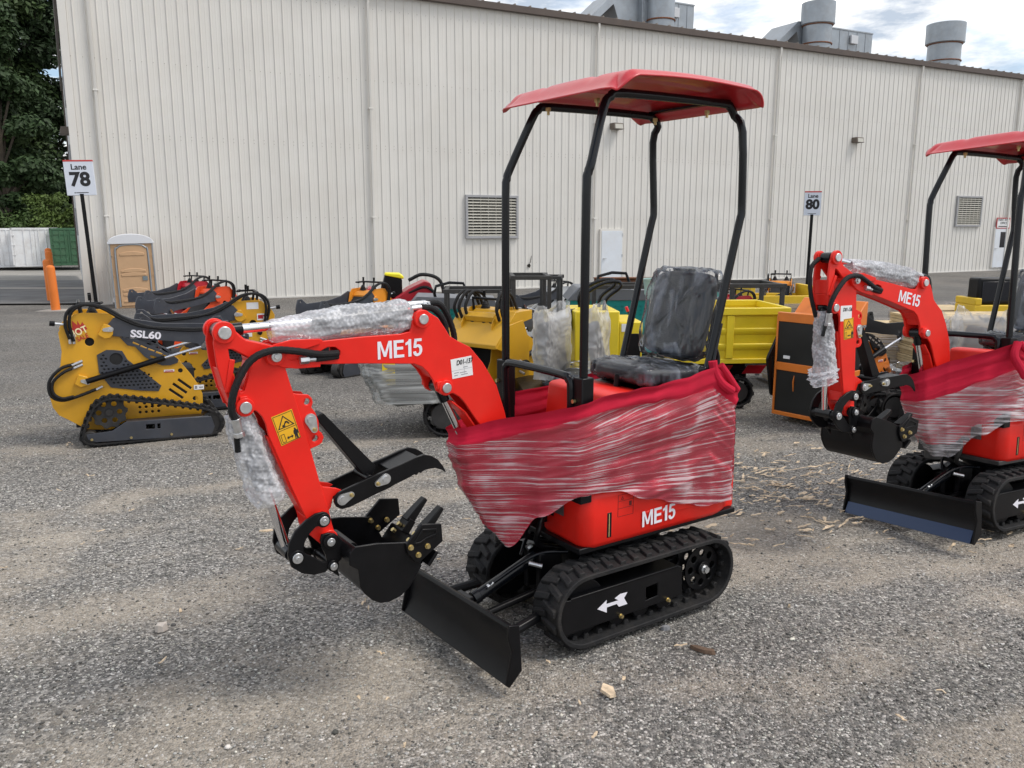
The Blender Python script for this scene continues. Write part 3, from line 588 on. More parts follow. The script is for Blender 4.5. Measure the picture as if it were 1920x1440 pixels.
        for k in range(len(lay)-1):
            for i in range(n): j=(i+1)%n; f.append((k*n+i,k*n+j,(k+1)*n+j,(k+1)*n+i))
        f.append(tuple(range(n-1,-1,-1))); f.append(tuple(range((len(lay)-1)*n,len(lay)*n))); m.add(v,f)
        hs=ob('engine_cover',m,red,e,ang=50)
        if s>0:
            m=M(); m.prism([(-.30,.525),(.0,.50),(.02,.49),(-.10,.468),(-.34,.458),(-.50,.47),(-.50,.51)],.258,.2655); ob('pressed_panel',m,red,hs,bev=.004)
            m=M(); m.box(.199,.225,.255,.2632,.425,.535); ob('slot',m,black,hs,bev=.003)
            m=M(); m.box(.2125,.2155,.2635,.2645,.43,.53); ob('fuel_gauge',m,mat('clear fuel tube',(.6,.45,.2),.2),hs)
            letters('model_lettering','ME15',.070,frame((-.068,.2668,.470),(-1,0,.02),(0,0,1)),white,hs,sx=1.02)
            m=M(); m.box(.3455,.3465,.06,.125,.505,.575); ob('data_plate',m,mat('metal data plate',(.20,.17,.17),.4,.5,.3,60),hs)
            m=M(); m.box(.3455,.3465,.062,.122,.578,.612); ob('sticker',m,paper,hs)
            m=M(); 
            m.prism([(.165,.60),(.167,.60),(.167,.505),(.165,.505)],.2622,.2628); m.prism([(.08,.60),(.082,.60),(.082,.505),(.08,.505)],.2622,.2628)
            for z in(.505,.599,.572,.54): m.prism([(.08,z),(.167,z),(.167,z+.0015),(.08,z+.0015)],.2622,.2628)
            m.prism([(.15,.578),(.135,.578),(.1425,.594)],.2622,.2630,[[(.147,.580),(.138,.580),(.1425,.590)]])
            m.box(.09,.104,.2622,.263,.545,.565)
            ob('fuel_sticker_print',m,mat('dark red print',(.12,.004,.004),.6),hs)
            m=M(); m.box(.343,.348,.0,.055,.485,.505); m.box(.343,.348,.0,.02,.58,.60); ob('cable_opening',m,black,hs,bev=.004)
    m=M(); m.prism([(-.60,.38),(-.60,.66),(-.50,.70),(-.30,.70),(-.30,.38)],-.26,.22); m.box(-.34,.30,-.25,.22,.62,.70); ob('seat_base_cover',m,red,e,bev=.02,seg=3)
    m=M(); m.prism([(.20,.68),(.16,1.00),(.14,1.012),(.08,1.015),(-.06,1.00),(-.10,.97),(-.12,.68)],-.235,.225); ob('console_cover',m,red,e,bev=.022,seg=3)
    # ---- canopy
    for s,y in((1,.24),(-1,-.31)):
        m=M(); y2=y*.86+(-.035)*.14
        P=[(.345,y,.62),(.345,y,1.2),(.345,y,1.82),(.338,y,1.90),(.322,y,1.945),(.235,y2,2.15),(.20,y2,2.192),(.13,y2,2.21),(-.40,y2,2.215),(-.47,y2,2.205),(-.505,y2*.99,2.17),(-.515,y,2.10),(-.533,y,1.80),(-.53,y,1.74),(-.515,y,1.69),(-.37,y,1.12),(-.30,y,.86)]
        Q=[]
        for i,p in enumerate(P):
            Q.append(p)
        m.tube(Q,.0175,14,3)
        cp=ob('canopy_post',m,tubeb,e)
        m=M(); m.box(.315,.375,y-.03,y+.03,.60,1.115); m.box(.30,.32,y-.012,y+.012,.9,1.1); ob('post_socket',m,black,cp,bev=.004)
        m=M(); 
        for z in(.93,1.02): m.cyl((.377,y-.012,z),(.39,y-.012,z),.009,6)
        ob('bolt',m,brass,cp)
        if s>0:
            m=M(); m.tube([(-.37,.255,1.02),(-.37,.262,1.10),(-.40,.255,1.2),(-.425,.25,1.28)],.008,8); ob('grab_rail',m,tubeb,e)
    m=M(); yA,yB=.24*.86,-.31*.86
    m.box(-.47,-.44,yB,yA,2.222,2.232)
    ob('canopy_cross_bar',m,tubeb,e)
    m=M(); m.tube([(.365,-.27,.80),(.375,-.27,1.06),(.375,-.255,1.10),(.375,-.20,1.115),(.375,.13,1.115),(.375,.185,1.10),(.375,.20,1.06),(.375,.20,.80)],.017,12,4); ob('front_hand_bar',m,tubeb,e)
    def roof(u,v):
        x=.335-.865*u; y=-.415+.80*v; a=min(u,1-u); b=min(v,1-v); 
        ku=sst(0,.12,a*.865); kv=sst(0,.045,b*.80); k=ku*kv
        z=2.185+.048*ku+.022*kv*(.35+.65*ku)+.020*math.sin(PI*u)+.008*math.sin(PI*v)*ku
        fr=sst(.12,.05,abs(v-.5)*0+u*.865)   # front rolls down a little more
        z-=.012*math.exp(-((v-.30)/.03)**2)*k*sst(.05,.2,u)*sst(.05,.2,1-u)-.0; z-=.012*math.exp(-((v-.70)/.03)**2)*k*sst(.05,.2,u)*sst(.05,.2,1-u)
        rc=.10 # rounded plan corners
        cx_,cy_=.335-.4325,-.015; dx,dy=x-cx_,y-cy_; hx,hy=.4325-rc,.40-rc
        ex,ey=abs(dx)-hx,abs(dy)-hy
        if ex>0 and ey>0:
            t=max(ex,ey); l=math.hypot(ex,ey); f_=t/l; x=cx_+math.copysign(hx+ex*f_,dx); y=cy_+math.copysign(hy+ey*f_,dy)
        return (x,y,z)
    m=M(); m.grid(roof,90,80); rf=ob('canopy_roof',m,dred,e,ang=70,solid=-.006)
    m=M(); 
    for x,y in((.20,.12),(-.42,.12),(.20,-.2),(-.42,-.2)): m.cyl((x,y,2.195),(x,y,2.18),.012,6); m.cyl((x,y,2.19),(x,y,2.165),.006,8)
    ob('roof_bolt',m,brass,rf)
    # ---- seat
    def pad(name,c,ax,ay,az,sx,sy,sz,par,mt,puff=0,seed=0,n=26):
        X,Y,Z=Vector(ax).normalized(),Vector(ay).normalized(),Vector(az).normalized(); c=Vector(c)
        def fn(u,v):
            # superellipsoid
            a=2*PI*u; b=PI*(v-.5); f=lambda w,p: math.copysign(abs(w)**p,w)
            px_=f(math.cos(b),.35)*f(math.cos(a),.32); py_=f(math.cos(b),.35)*f(math.sin(a),.32); pz_=f(math.sin(b),.55)
            q=c+X*px_*sx+Y*py_*sy+Z*pz_*sz
            if puff: q+= (X*px_+Y*py_+Z*pz_)*(puff*(.25+abs(fbm(q.x*14+seed,q.y*14,q.z*9,3)))*1.2)
            elif sz>.02: q-=Z*(.006*max(0,math.cos(py_*9))*(pz_>0))
            return tuple(q)
        m=M(); m.grid(fn,n*4,n*2,cu=True); return ob(name,m,mt,par,ang=60)
    st=M(); st.box(-.44,-.08,-.17,.17,.70,1.0); st.box(-.46,-.06,-.19,.19,.985,1.0); st.tube([(-.40,.17,1.02),(-.47,.185,1.05),(-.49,.18,1.12),(-.45,.17,1.2)],.012,8)
    ob('seat_mount',st,black,e,bev=.004)
    sc=pad('seat_cushion',(-.245,-.0,1.045),(1,0,.10),(0,1,0),(-.1,0,1),.205,.190,.042,e,seatm)
    pad('plastic_cover',(-.245,-.0,1.047),(1,0,.10),(0,1,0),(-.1,0,1),.212,.198,.046,sc,bagm,puff=.012,seed=3,n=34)
    bx=(-.28,0,.96)
    sb=pad('seat_back',(-.435,-.015,1.30),(-.26,0,.966),(0,1,0),(.966,0,.26),.198,.182,.042,e,seatm)
    pad('plastic_cover',(-.437,-.015,1.305),(-.26,0,.966),(0,1,0),(.966,0,.26),.206,.194,.049,sb,bagm,puff=.016,seed=9,n=34)
    # levers
    m=M(); m.tube([(-.28,.235,.93),(-.30,.245,.99),(-.315,.25,1.06)],.007,8); lv=ob('control_lever',m,zinc,e)
    m=M(); m.cyl((-.313,.25,1.04),(-.32,.252,1.085),.018,12); m.cyl((-.32,.235,1.085),(-.32,.27,1.085),.013,10); ob('knob',m,tubeb,lv,bev=.004)
    m=M(); m.tube([(-.02,.02,.93),(-.03,.02,1.04)],.006,8); lv=ob('control_lever',m,zinc,e); m=M(); m.cyl((-.025,.02,1.0),(-.03,.02,1.06),.014,12); ob('knob',m,black,lv,bev=.004)
    # ---- boom
    yb=.045; th=.012
    m=mm()
    for s in(1,-1): m.prism(BOOM,s*yb-th/2,s*yb+th/2,[SLOT[:-1]])
    top=[(1.50,1.300),(1.342,1.306),(1.204,1.309),(1.047,1.308)]; bot=[(1.46,1.243),(1.352,1.243),(1.208,1.233),(.993,1.212),(.962,1.198),(.925,1.168),(.905,1.14)]
    def strip(m,pl,t=.008):
        for a,b in zip(pl[:-1],pl[1:]):
            a=Vector((a[0],0,a[1]));b=Vector((b[0],0,b[1]));n=(b-a).cross(Vector((0,1,0))).normalized()*t/2
            v=[tuple(q+Vector((0,y,0))) for y in(-yb+.004,yb-.004) for q in(a-n,b-n,b+n,a+n)]
            m.add(v,[(0,1,2,3),(7,6,5,4),(0,4,5,1),(1,5,6,2),(2,6,7,3),(3,7,4,0)])
    strip(m,top);strip(m,bot); strip(m,[(.82,1.26),(.70,1.16),(.64,1.06),(.60,.95)]); strip(m,[(.83,1.04),(.77,.99),(.70,.89)])
    pin(m,1.515,1.279,-.07,.07,.032,28)
    for s in(1,-1):
        pin(m,.961,1.368,s*yb,s*(yb+.022),.034,28); pin(m,.868,1.102,s*yb,s*(yb+.022),.030,28); m.box(.872,.905,min(s*yb,s*(yb+.018)),max(s*yb,s*(yb+.018)),1.098,1.128)
        ea=[(1.552,1.291),(1.532,1.308),(1.513,1.318),(1.456,1.329),(1.354,1.324),(1.354,1.306),(1.407,1.293),(1.458,1.292),(1.485,1.279),(1.46,1.258),(1.396,1.262),(1.355,1.251),(1.357,1.227),(1.442,1.229),(1.484,1.236),(1.53,1.255),(1.55,1.273)]
        m.prism(ea,s*(yb+.0062),s*(yb+.013))
    bm_=ob('boom',m,red,e,bev=.0025)
    m=mm()
    for s in(1,-1):
        pin(m,.961,1.368,s*yb,s*(yb+.030),.019); pin(m,.868,1.102,s*yb,s*(yb+.030),.019); pin(m,1.515,1.279,s*.06,s*.082,.018); pin(m,1.515,1.279,s*.082,s*.088,.011,6)
    ob('pivot_pin',m,zinc,bm_,bev=.002)
    FR=frame((1.05,yb+.0068,1.2645),(-1,0,-.0),(0,0,1)); letters('model_lettering','ME15',.064,T@FR,white,bm_,sx=1.02)
    # label
    if not variant:
        m=mm(); m.prism([(.840,1.205),(.748,1.213),(.741,1.137),(.833,1.130)],yb+.0062,yb+.0070); lb=ob('paper_label',m,paper,bm_)
        ang=R(-4); xa=(-math.cos(ang),0,-math.sin(ang)*1.2); T2=T@frame((.780,yb+.0075,1.192),(-1,0,.085),(0,0,1))
        text('handwriting',tagtext,.026,T2,ink,lb,bold=.0005,sx=.78,shear=.25)
        m=mm()
        for i in range(40): a,b=rng.randrange(7),rng.randrange(6); m.prism([(.834-a*.0034,1.202-b*.0034),(.831-a*.0034,1.202-b*.0034),(.831-a*.0034,1.199-b*.0034),(.834-a*.0034,1.199-b*.0034)],yb+.007,yb+.0074) if False else None
        for (xx,zz,ww) in((.825,1.150,.02),(.80,1.150,.03),(.785,1.170,.02),(.825,1.140,.016),(.795,1.142,.03)): m.prism([(xx,zz),(xx-ww,zz+.002),(xx-ww,zz+.0045),(xx,zz+.0025)],yb+.0070,yb+.0074)
        m.prism([(.838,1.160),(.746,1.168),(.746,1.1672),(.838,1.1592)],yb+.007,yb+.0074); m.prism([(.782,1.181),(.7814,1.181),(.778,1.142),(.7786,1.142)],yb+.007,yb+.0074)
        ob('form_print',m,mat('grey print',(.25,.25,.27),.6),lb)
    else:
        m=mm(); m.prism([(1.575,1.135),(1.493,1.153),(1.475,1.075),(1.557,1.057)],yb+.0062,yb+.0070); lb=ob('paper_label',m,paper,bm_)
        text('handwriting',tagtext,.026,T@frame((1.520,yb+.0075,1.125),(-1,0,.21),(.2,0,1)),ink,lb,bold=.0005,sx=.74,shear=.25)
    # ---- boom top cylinder
    m=mm(); m.cyl((1.66,0,1.368),(1.30,0,1.378),.016,20); cy=ob('cylinder_rod',m,chrome,e)
    m=mm(); m.cyl((1.36,0,1.372),(1.00,0,1.384),.034,24); m.cyl((1.672,-.03,1.368),(1.672,.03,1.368),.027,20); m.cyl((1.655,0,1.368),(1.60,0,1.370),.021,16); m.cyl((.961,-.03,1.368),(.961,.03,1.368),.03,20)
    m.tube([(1.30,0,1.415),(1.15,0,1.42),(1.02,0,1.43)],.008,8); ob('cylinder_barrel',m,tubeb,cy,bev=.002)
    def blob(name,p0,p1,ra,rb,seed,flat=1,material=bubble,par=cy,up=0,lump=.10,n=70,ends=.12,T_=T):
        p0=Vector(p0);p1=Vector(p1);d=(p1-p0).normalized(); a=d.cross(Vector((0,1,0))).normalized(); b=Vector((0,1,0)); L_=(p1-p0).length
        def fn(u,v):
            t=2*PI*u; r=ra+(rb-ra)*sst(0,.5,v); c,s_=math.cos(t),math.sin(t)
            r*=1+lump*2*fbm(c*1.5+seed,s_*1.5,v*5,3)
            if v<ends: r*=.72+.28*math.sqrt(max(0,1-(1-v/ends)**2))
            if v>1-ends: r*=.72+.28*math.sqrt(max(0,1-((v-1+ends)/ends)**2))
            r+=.0010*math.sin(v*L_*380)*math.sin(u*2*PI*12)
            q=p0+d*(v*L_)+a*(c*r+up)+b*(s_*r*flat); return tuple(q)
        m=M(T_); m.grid(fn,96,int(n*2),cu=True); return ob(name,m,material,par,ang=80)
    blob('bubble_wrap',(1.51,0,1.355),(.985,0,1.378),.042,.060,2,flat=.95)
    m=mm(); m.cyl((.99,.0,1.418),(.93,0,1.418),.012,12); m.cyl((.99,.03,1.405),(.95,.03,1.408),.011,12); m.cyl((.93,0,1.418),(.90,0,1.415),.014,6); ob('hose_fitting',m,zinc,cy,bev=.001)
    m=mm(); m.tube([(.95,.03,1.408),(.90,.025,1.40),(.855,.02,1.36),(.835,.015,1.30),(.83,.01,1.24)],.0115,10,8,ridge=.10); h=ob('hydraulic_hose',m,hoseb,e)
    m=mm(); m.tube([(.92,0,1.417),(.86,0,1.415),(.82,-.005,1.37),(.79,-.01,1.30),(.785,-.01,1.24)],.0115,10,8,ridge=.10); ob('hydraulic_hose',m,hoseb,e)
    # ---- boom lift cylinder (low)
    m=mm(); m.cyl((.868,-.03,1.10),(.868,.03,1.10),.025,20); tp_=T@Vector((.868,0,1.10)); bt=Vector((.655,-.01,.66)); dd=bt-tp_; m2=M(); m2.cyl(tuple(tp_),tuple(tp_+dd*.14),.020,18); m.v=m.v+m2.v; m.f=m.f+[[a+len(m.v)-len(m2.v) for a in q] for q in m2.f]
    lc=ob('cylinder_eye',m,tubeb,e,bev=.002)
    m=M(); m.cyl(tuple(tp_+dd*.1),tuple(tp_+dd*.6),.014,20); ob('cylinder_rod',m,chrome,e)
    m=M(); m.cyl(tuple(tp_+dd*.58),tuple(bt),.028,20); ob('cylinder_barrel',m,tubeb,e,bev=.002)
    # ---- stick (arm)
    m=mm(); arm=ARM[:15]+ARM[16:]
    for s in(1,-1): m.prism(arm,s*yb-th/2,s*yb+th/2,[TRI])
    def strip2(pl): strip(m,pl)
    strip2([(1.405,.93),(1.375,.78),(1.340,.66)]); strip2([(1.48,1.20),(1.458,1.14),(1.405,.93)]); strip2([(1.548,1.005),(1.475,.80),(1.430,.70),(1.425,.65)]); strip2([(1.69,1.25),(1.675,1.18),(1.655,1.125)]); strip2([(1.64,1.37),(1.600,1.330),(1.55,1.318),(1.51,1.305)])
    strip2([(1.593,1.277),(1.588,1.262),(1.618,1.171),(1.629,1.167)])
    for s in(1,-1):
        pin(m,1.674,1.368,s*yb,s*(yb+.018),.036,28); pin(m,1.622,1.118,s*yb,s*(yb+.018),.031,28); m.box(1.612,1.638,min(s*yb,s*(yb+.016)),max(s*yb,s*(yb+.016)),1.12,1.155)
        m.box(1.655,1.672,min(s*yb,s*(yb+.012)),max(s*yb,s*(yb+.012)),1.17,1.28,rot=Matrix.Rotation(R(-12),3,'Y'))
    pin(m,1.352,.607,-.062,.062,.030,28); pin(m,1.38,.686,-.06,.06,.024,24)
    am=ob('stick',m,red,e,bev=.0025)
    m=mm()
    for s in(1,-1): pin(m,1.674,1.368,s*yb,s*(yb+.026),.021); pin(m,1.622,1.118,s*yb,s*(yb+.026),.020)
    ob('pivot_pin',m,zinc,am,bev=.002)
    m=mm(); 
    hs=[circ((1.405,1.108),.012,14),circ((1.382,.974),.012,14)]
    for s in(1,-1): m.prism(TBR,s*.035-.006,s*.035+.006,hs)
    for s in(1,-1): m.prism(TBR2,s*.04-.006,s*.04+.006)
    ob('thumb_bracket',m,red,am,bev=.002)
    # warning sticker
    y=yb+.0063
    m=mm(); m.prism([(1.536,1.072),(1.464,1.092),(1.437,.990),(1.506,.968)],y,y+.0008); ws=ob('warning_sticker',m,yell,am)
    def W2(a,b): # sticker coordinates: a to the right in view (0..1), b down (0..1)
        P0=Vector((1.536,1.072));X=Vector((1.464,1.092))-P0;Y=Vector((1.506,.968))-P0; return P0+X*a+Y*b
    m=mm(); y+=.0009
    def poly(pts,holes=()): m.prism([tuple(W2(*q)) for q in pts],y,y+.0006,[[tuple(W2(*q)) for q in h] for h in holes])
    poly([(.04,.03),(.96,.03),(.96,.97),(.04,.97)],[[(.06,.045),(.94,.045),(.94,.955),(.06,.955)]])
    poly([(.04,.525),(.96,.525),(.96,.54),(.04,.54)])
    poly([(.5,.08),(.9,.48),(.1,.48)],[[(.5,.13),(.82,.455),(.18,.455)]])
    poly([(.40,.40),(.52,.28),(.62,.30),(.70,.40),(.64,.41),(.58,.34),(.5,.36),(.44,.43)]); poly([(.32,.43),(.38,.36),(.42,.42),(.5,.44),(.38,.45)])
    poly([(.80,.60),(.86,.60),(.88,.66),(.94,.70),(.93,.80),(.89,.80),(.88,.95),(.80,.95),(.80,.84),(.76,.95),(.72,.95),(.75,.80),(.72,.80),(.74,.68),(.79,.66)])
    poly([(.36,.83),(.44,.77),(.44,.81),(.60,.81),(.60,.77),(.68,.83),(.60,.89),(.60,.85),(.44,.85),(.44,.89)]); poly([(.12,.66),(.30,.66),(.30,.93),(.12,.93)],[[(.14,.675),(.28,.675),(.28,.915),(.14,.915)]])
    ob('pictogram',m,ink,ws)
    # stick hose
    m=mm(); m.tube([(1.29,.052,1.268),(1.36,.062,1.272),(1.45,.075,1.292),(1.53,.085,1.302),(1.60,.08,1.275),(1.650,.075,1.20),(1.668,.065,1.12),(1.650,.055,1.07)],.0120,10,8,ridge=.08)
    m.tube([(1.29,.05,1.257),(1.33,.056,1.256),(1.375,.06,1.256)],.010,10,6,ridge=.06); ob('hydraulic_hose',m,hoseb,e)
    m=mm(); m.cyl((1.655,.058,1.085),(1.645,.05,1.035),.015,14); m.cyl((1.645,.05,1.035),(1.642,.05,1.02),.019,6); m.cyl((1.375,.06,1.256),(1.42,.062,1.257),.009,12); m.cyl((1.40,.062,1.257),(1.432,.063,1.257),.014,6); ob('hose_fitting',m,zinc,e,bev=.001)
    m=mm(); m.tube([(1.70,-.03,1.36),(1.735,-.04,1.30),(1.72,-.03,1.18),(1.66,-.02,1.06)],.011,10,6,ridge=.08)
    if variant: ob('hydraulic_hose',m,hoseb,e)
    # bucket cylinder with bubble wrap
    m=mm(); m.cyl((1.565,0,.86),(1.492,0,.585),.016,20); bc=ob('cylinder_rod',m,chrome,e)
    m=mm(); m.cyl((1.625,0,1.06),(1.555,0,.82),.034,24); m.cyl((1.622,-.03,1.118),(1.622,.03,1.118),.026,20); m.cyl((1.625,0,1.12),(1.62,0,1.04),.022,16); m.cyl((1.650,.04,1.02),(1.648,.035,.965),.010,10); m.cyl((1.49,-.05,.575),(1.49,.05,.575),.024,20); ob('cylinder_barrel',m,tubeb,bc,bev=.002)
    blob('bubble_wrap',(1.637,0,1.10),(1.535,0,.76),.046,.058,5,flat=.85,par=bc,lump=.13)
    if variant: blob('bubble_wrap',(1.57,0,.80),(1.53,0,.735),.07,.072,8,flat=.9,par=bc,lump=.2)
    # ---- thumb
    m=mm(); thh=[circ((1.303,.745),.010,10)]
    for s in(1,-1): m.prism(THUMB,s*.062-.006,s*.062+.006)
    m.prism([(1.10,.815),(.985,.850),(.985,.844),(1.10,.809)],-.056,.056); m.cyl((1.19,-.06,.80),(1.19,.06,.80),.014,16)
    tb=ob('thumb',m,black,e,bev=.002)
    m=mm(); m.prism([(1.373,1.045),(1.345,1.060),(1.150,.835),(1.165,.80),(1.195,.80)],-.028,.028); m.cyl((1.39,-.03,1.02),(1.39,.03,1.02),.018); ob('thumb_link',m,black,e,bev=.003)
    m=mm()
    def tear(a,b,ra,rb,y0,y1):
        m.prism(hull([(a[0],a[1],ra),(b[0],b[1],rb)]),y0,y1)
    for s in(1,-1):
        for a,b,yy in(((1.303,.745),(1.269,.757),.068),((1.133,.792),(1.165,.780),.068)): tear(a,b,.020,.011,min(s*yy,s*(yy+.007)),max(s*yy,s*(yy+.007)))
        tear((1.397,1.045),(1.385,1.008),.021,.012,min(s*.041,s*.048),max(s*.041,s*.048)); pin(m,1.397,1.045,s*.048,s*.054,.013)
        for a in((1.303,.745),(1.133,.792)): pin(m,a[0],a[1],s*.07,s*.08,.013)
    ob('lock_plate',m,zinc,tb,bev=.0015)
    m=mm()
    for s in(1,-1):
        for a in((1.269,.757),(1.165,.780)): bolt(m,a[0],a[1],s*.075,.006,.01,s)
        bolt(m,1.385,1.008,s*.048,.006,.01,s)
    ob('bolt',m,brass,tb)
    # ---- bucket linkage
    m=mm()
    for s in(1,-1): m.prism(CRES,s*.078-.006,s*.078+.006); pin(m,1.38,.686,s*.06,s*.086,.025,24); pin(m,1.482,.571,s*.05,s*.086,.027,24)
    lk=ob('bucket_linkage',m,black,e,bev=.002)
    m=mm()
    for s in(1,-1): m.prism(BRK,s*.074-.006,s*.074+.006); pin(m,1.36,.605,s*.05,s*.09,.026,24); pin(m,1.353,.512,s*.05,s*.09,.021,24)
    m.cyl((1.35,-.07,.512),(1.35,.07,.512),.02)
    bk=ob('bucket_mount',m,black,e,bev=.002)
    m=mm()
    for s in(1,-1):
        for a,r,y0 in(((1.38,.686),.017,.086),((1.482,.571),.019,.086),((1.36,.605),.015,.09),((1.353,.512),.014,.09)): pin(m,a[0],a[1],s*y0,s*(y0+.007),r); pin(m,a[0],a[1],s*(y0+.007),s*(y0+.011),r*.45,6)
    ob('pivot_pin',m,zinc,lk,bev=.0015)
    # ---- bucket: side plates + curved shell + teeth
    hw=.165; m=mm()
    for s in(1,-1): m.prism(BUCK,s*hw-.005,s*hw+.005)
    shell=[(1.300,.597),(1.318,.580),(1.324,.560),(1.318,.535),(1.292,.510),(1.287,.446),(1.272,.417),(1.243,.384),(1.214,.366),(1.177,.361),(1.133,.371),(1.094,.397),(1.043,.467),(.995,.525)]
    pts=[Vector((a,0,b)) for a,b in shell]; v=[];k=len(pts)
    for p_ in pts: 
        for yy in(-hw+.004,hw-.004): v.append((p_.x,yy,p_.z))
    cx_,cz_=1.18,.52
    for a,b in shell:
        d=Vector((cx_-a,cz_-b)).normalized()*.008
        for yy in(-hw+.004,hw-.004): v.append((a+d.x,yy,b+d.y))
    f=[]
    for i in range(k-1):
        f+=[(2*i,2*i+1,2*i+3,2*i+2),(2*k+2*i,2*k+2*i+2,2*k+2*i+3,2*k+2*i+1)]
    f+=[(0,2*k,2*k+1,1),(2*k-2,2*k-1,4*k-1,4*k-2)]
    m.add(v,f)
    m.cyl((1.29,-.06,.56),(1.29,.10,.56),.030,18); m.box(.985,1.045,-hw,hw,.463,.476,rot=Matrix.Rotation(R(50),3,'Y'),c=(1.015,0,.50))
    bu=ob('bucket',m,black,e,bev=.002,ang=30)
    m=mm()
    for s in(1,-1): m.prism(WING,s*(hw+.011)-.006,s*(hw+.011)+.006); m.prism([(1.085,.565),(1.045,.615),(.985,.605),(.985,.580),(1.03,.572),(1.06,.556)],min(s*.178,s*.186),max(s*.178,s*.186),[[(1.075,.568),(1.043,.606),(.992,.598),(.992,.586),(1.032,.579),(1.055,.568)]])
    ob('side_cutter',m,black,bu,bev=.002)
    for yy in(.085,-.045):
        m=mm(); m.add([(x_,yy+sg*w_,z_) for x_,z_,w_ in((1.0,.52,.030),(.968,.565,.030),(.99,.585,.030),(1.03,.54,.030)) for sg in(-1,1)],[(0,2,4,6),(7,5,3,1),(0,1,3,2),(2,3,5,4),(4,5,7,6),(6,7,1,0)])
        m.add([(x_,yy+sg*w_,z_) for x_,z_,w_ in((.980,.552,.024),(.905,.640,.016),(.918,.652,.016),(1.005,.580,.024)) for sg in(-1,1)],[(0,2,4,6),(7,5,3,1),(0,1,3,2),(2,3,5,4),(4,5,7,6),(6,7,1,0)])
        ob('tooth',m,black,bu,bev=.003)
    m=mm()
    for s in(1,-1):
        for a in(BB): bolt(m,a[0],a[1],s*(hw+.017),.0085,.012,s); bolt(m,a[0],a[1],s*(hw-.005),.0085,.014,-s)
    ob('bolt',m,brass,bu)
    for yy in(.085,-.045):
        m=mm(); m.cyl((1.02,yy,.555),(1.03,yy,.566),.009,6); m.cyl((1.045,yy,.535),(1.055,yy,.546),.009,6); ob('bolt',m,brass,bu)
    # ---- red cloth and film wrapped round the deck
    if not variant:
        stn=[(-.53,.285,.975,.46,.0),(-.36,.285,1.10,.46,.0),(-.20,.29,1.07,.50,0),(.00,.29,1.055,.56,.0),(.20,.29,1.045,.63,.0),(.385,.285,1.02,.64,.0),(.52,.20,.985,.56,.0),(.67,.09,.955,.41,.08),(.80,.03,.925,.50,.12),(.79,-.10,.90,.55,.12),(.52,-.30,.90,.55,.10),(.36,-.355,.95,.5,0),(.0,-.37,.96,.5,0),(-.35,-.37,1.02,.5,0),(-.53,-.36,.98,.48,0),(-.60,-.2,.96,.46,.0),(-.60,.15,.96,.46,.0)]
        cl=cover(e,stn,cloth,'cloth_cover',seed=1,fold=.008)
        cover(cl,stn,wrapf,'stretch_film',off=.005,v0=.15,v1=1.0,seed=1,fold=.008)
        m=M(); m.tube([(-.36,.27,1.12),(-.37,.275,1.07),(-.40,.29,1.02),(-.46,.30,.98)],.02,10,5); m.tube([(-.40,.28,1.1),(-.44,.29,1.05),(-.50,.295,.98)],.016,10,5); ob('knot',m,cloth,cl)
    else:
        stn=[(-.53,.30,.90,.46,.0),(-.2,.30,.98,.50,0),(.10,.31,1.02,.62,.0),(.36,.30,1.09,.64,.0),(.50,.22,1.04,.56,.0),(.66,.10,.98,.42,.08),(.80,.03,.92,.42,.16),(.79,-.12,.88,.45,.20),(.52,-.30,.90,.5,.12),(.36,-.355,.92,.5,0),(.0,-.37,.92,.5,0),(-.53,-.36,.92,.48,0),(-.60,0,.92,.46,.0)]
        cl=cover(e,stn,cloth,'cloth_cover',seed=5,fold=.008,v1=.86)
        cover(cl,stn,wrapg,'stretch_film',off=.006,v0=.34,v1=1.0,seed=5,fold=.008)
        m=M(); m.tube([(.36,.30,1.09),(.40,.31,1.02),(.38,.34,.95),(.36,.36,.90)],.022,10,5); m.tube([(.34,.30,1.09),(.30,.33,1.03),(.24,.34,.98)],.018,10,5); ob('knot',m,cloth,cl)
    return e
# placed where the tracks meet the gravel
excavator('red mini excavator in front, red cloth stretch wrapped round its deck',(.432,3.628,0),(0,0,R(-145.676)),0,'D01-137',0,'red mini excavators')
excavator('red mini excavator behind at the right edge, half cut off, blade with blue lower edge',(3.0,4.990,-.050),(.046,-.027,R(-151.62)),10.6,'D01-136',1,'red mini excavators')
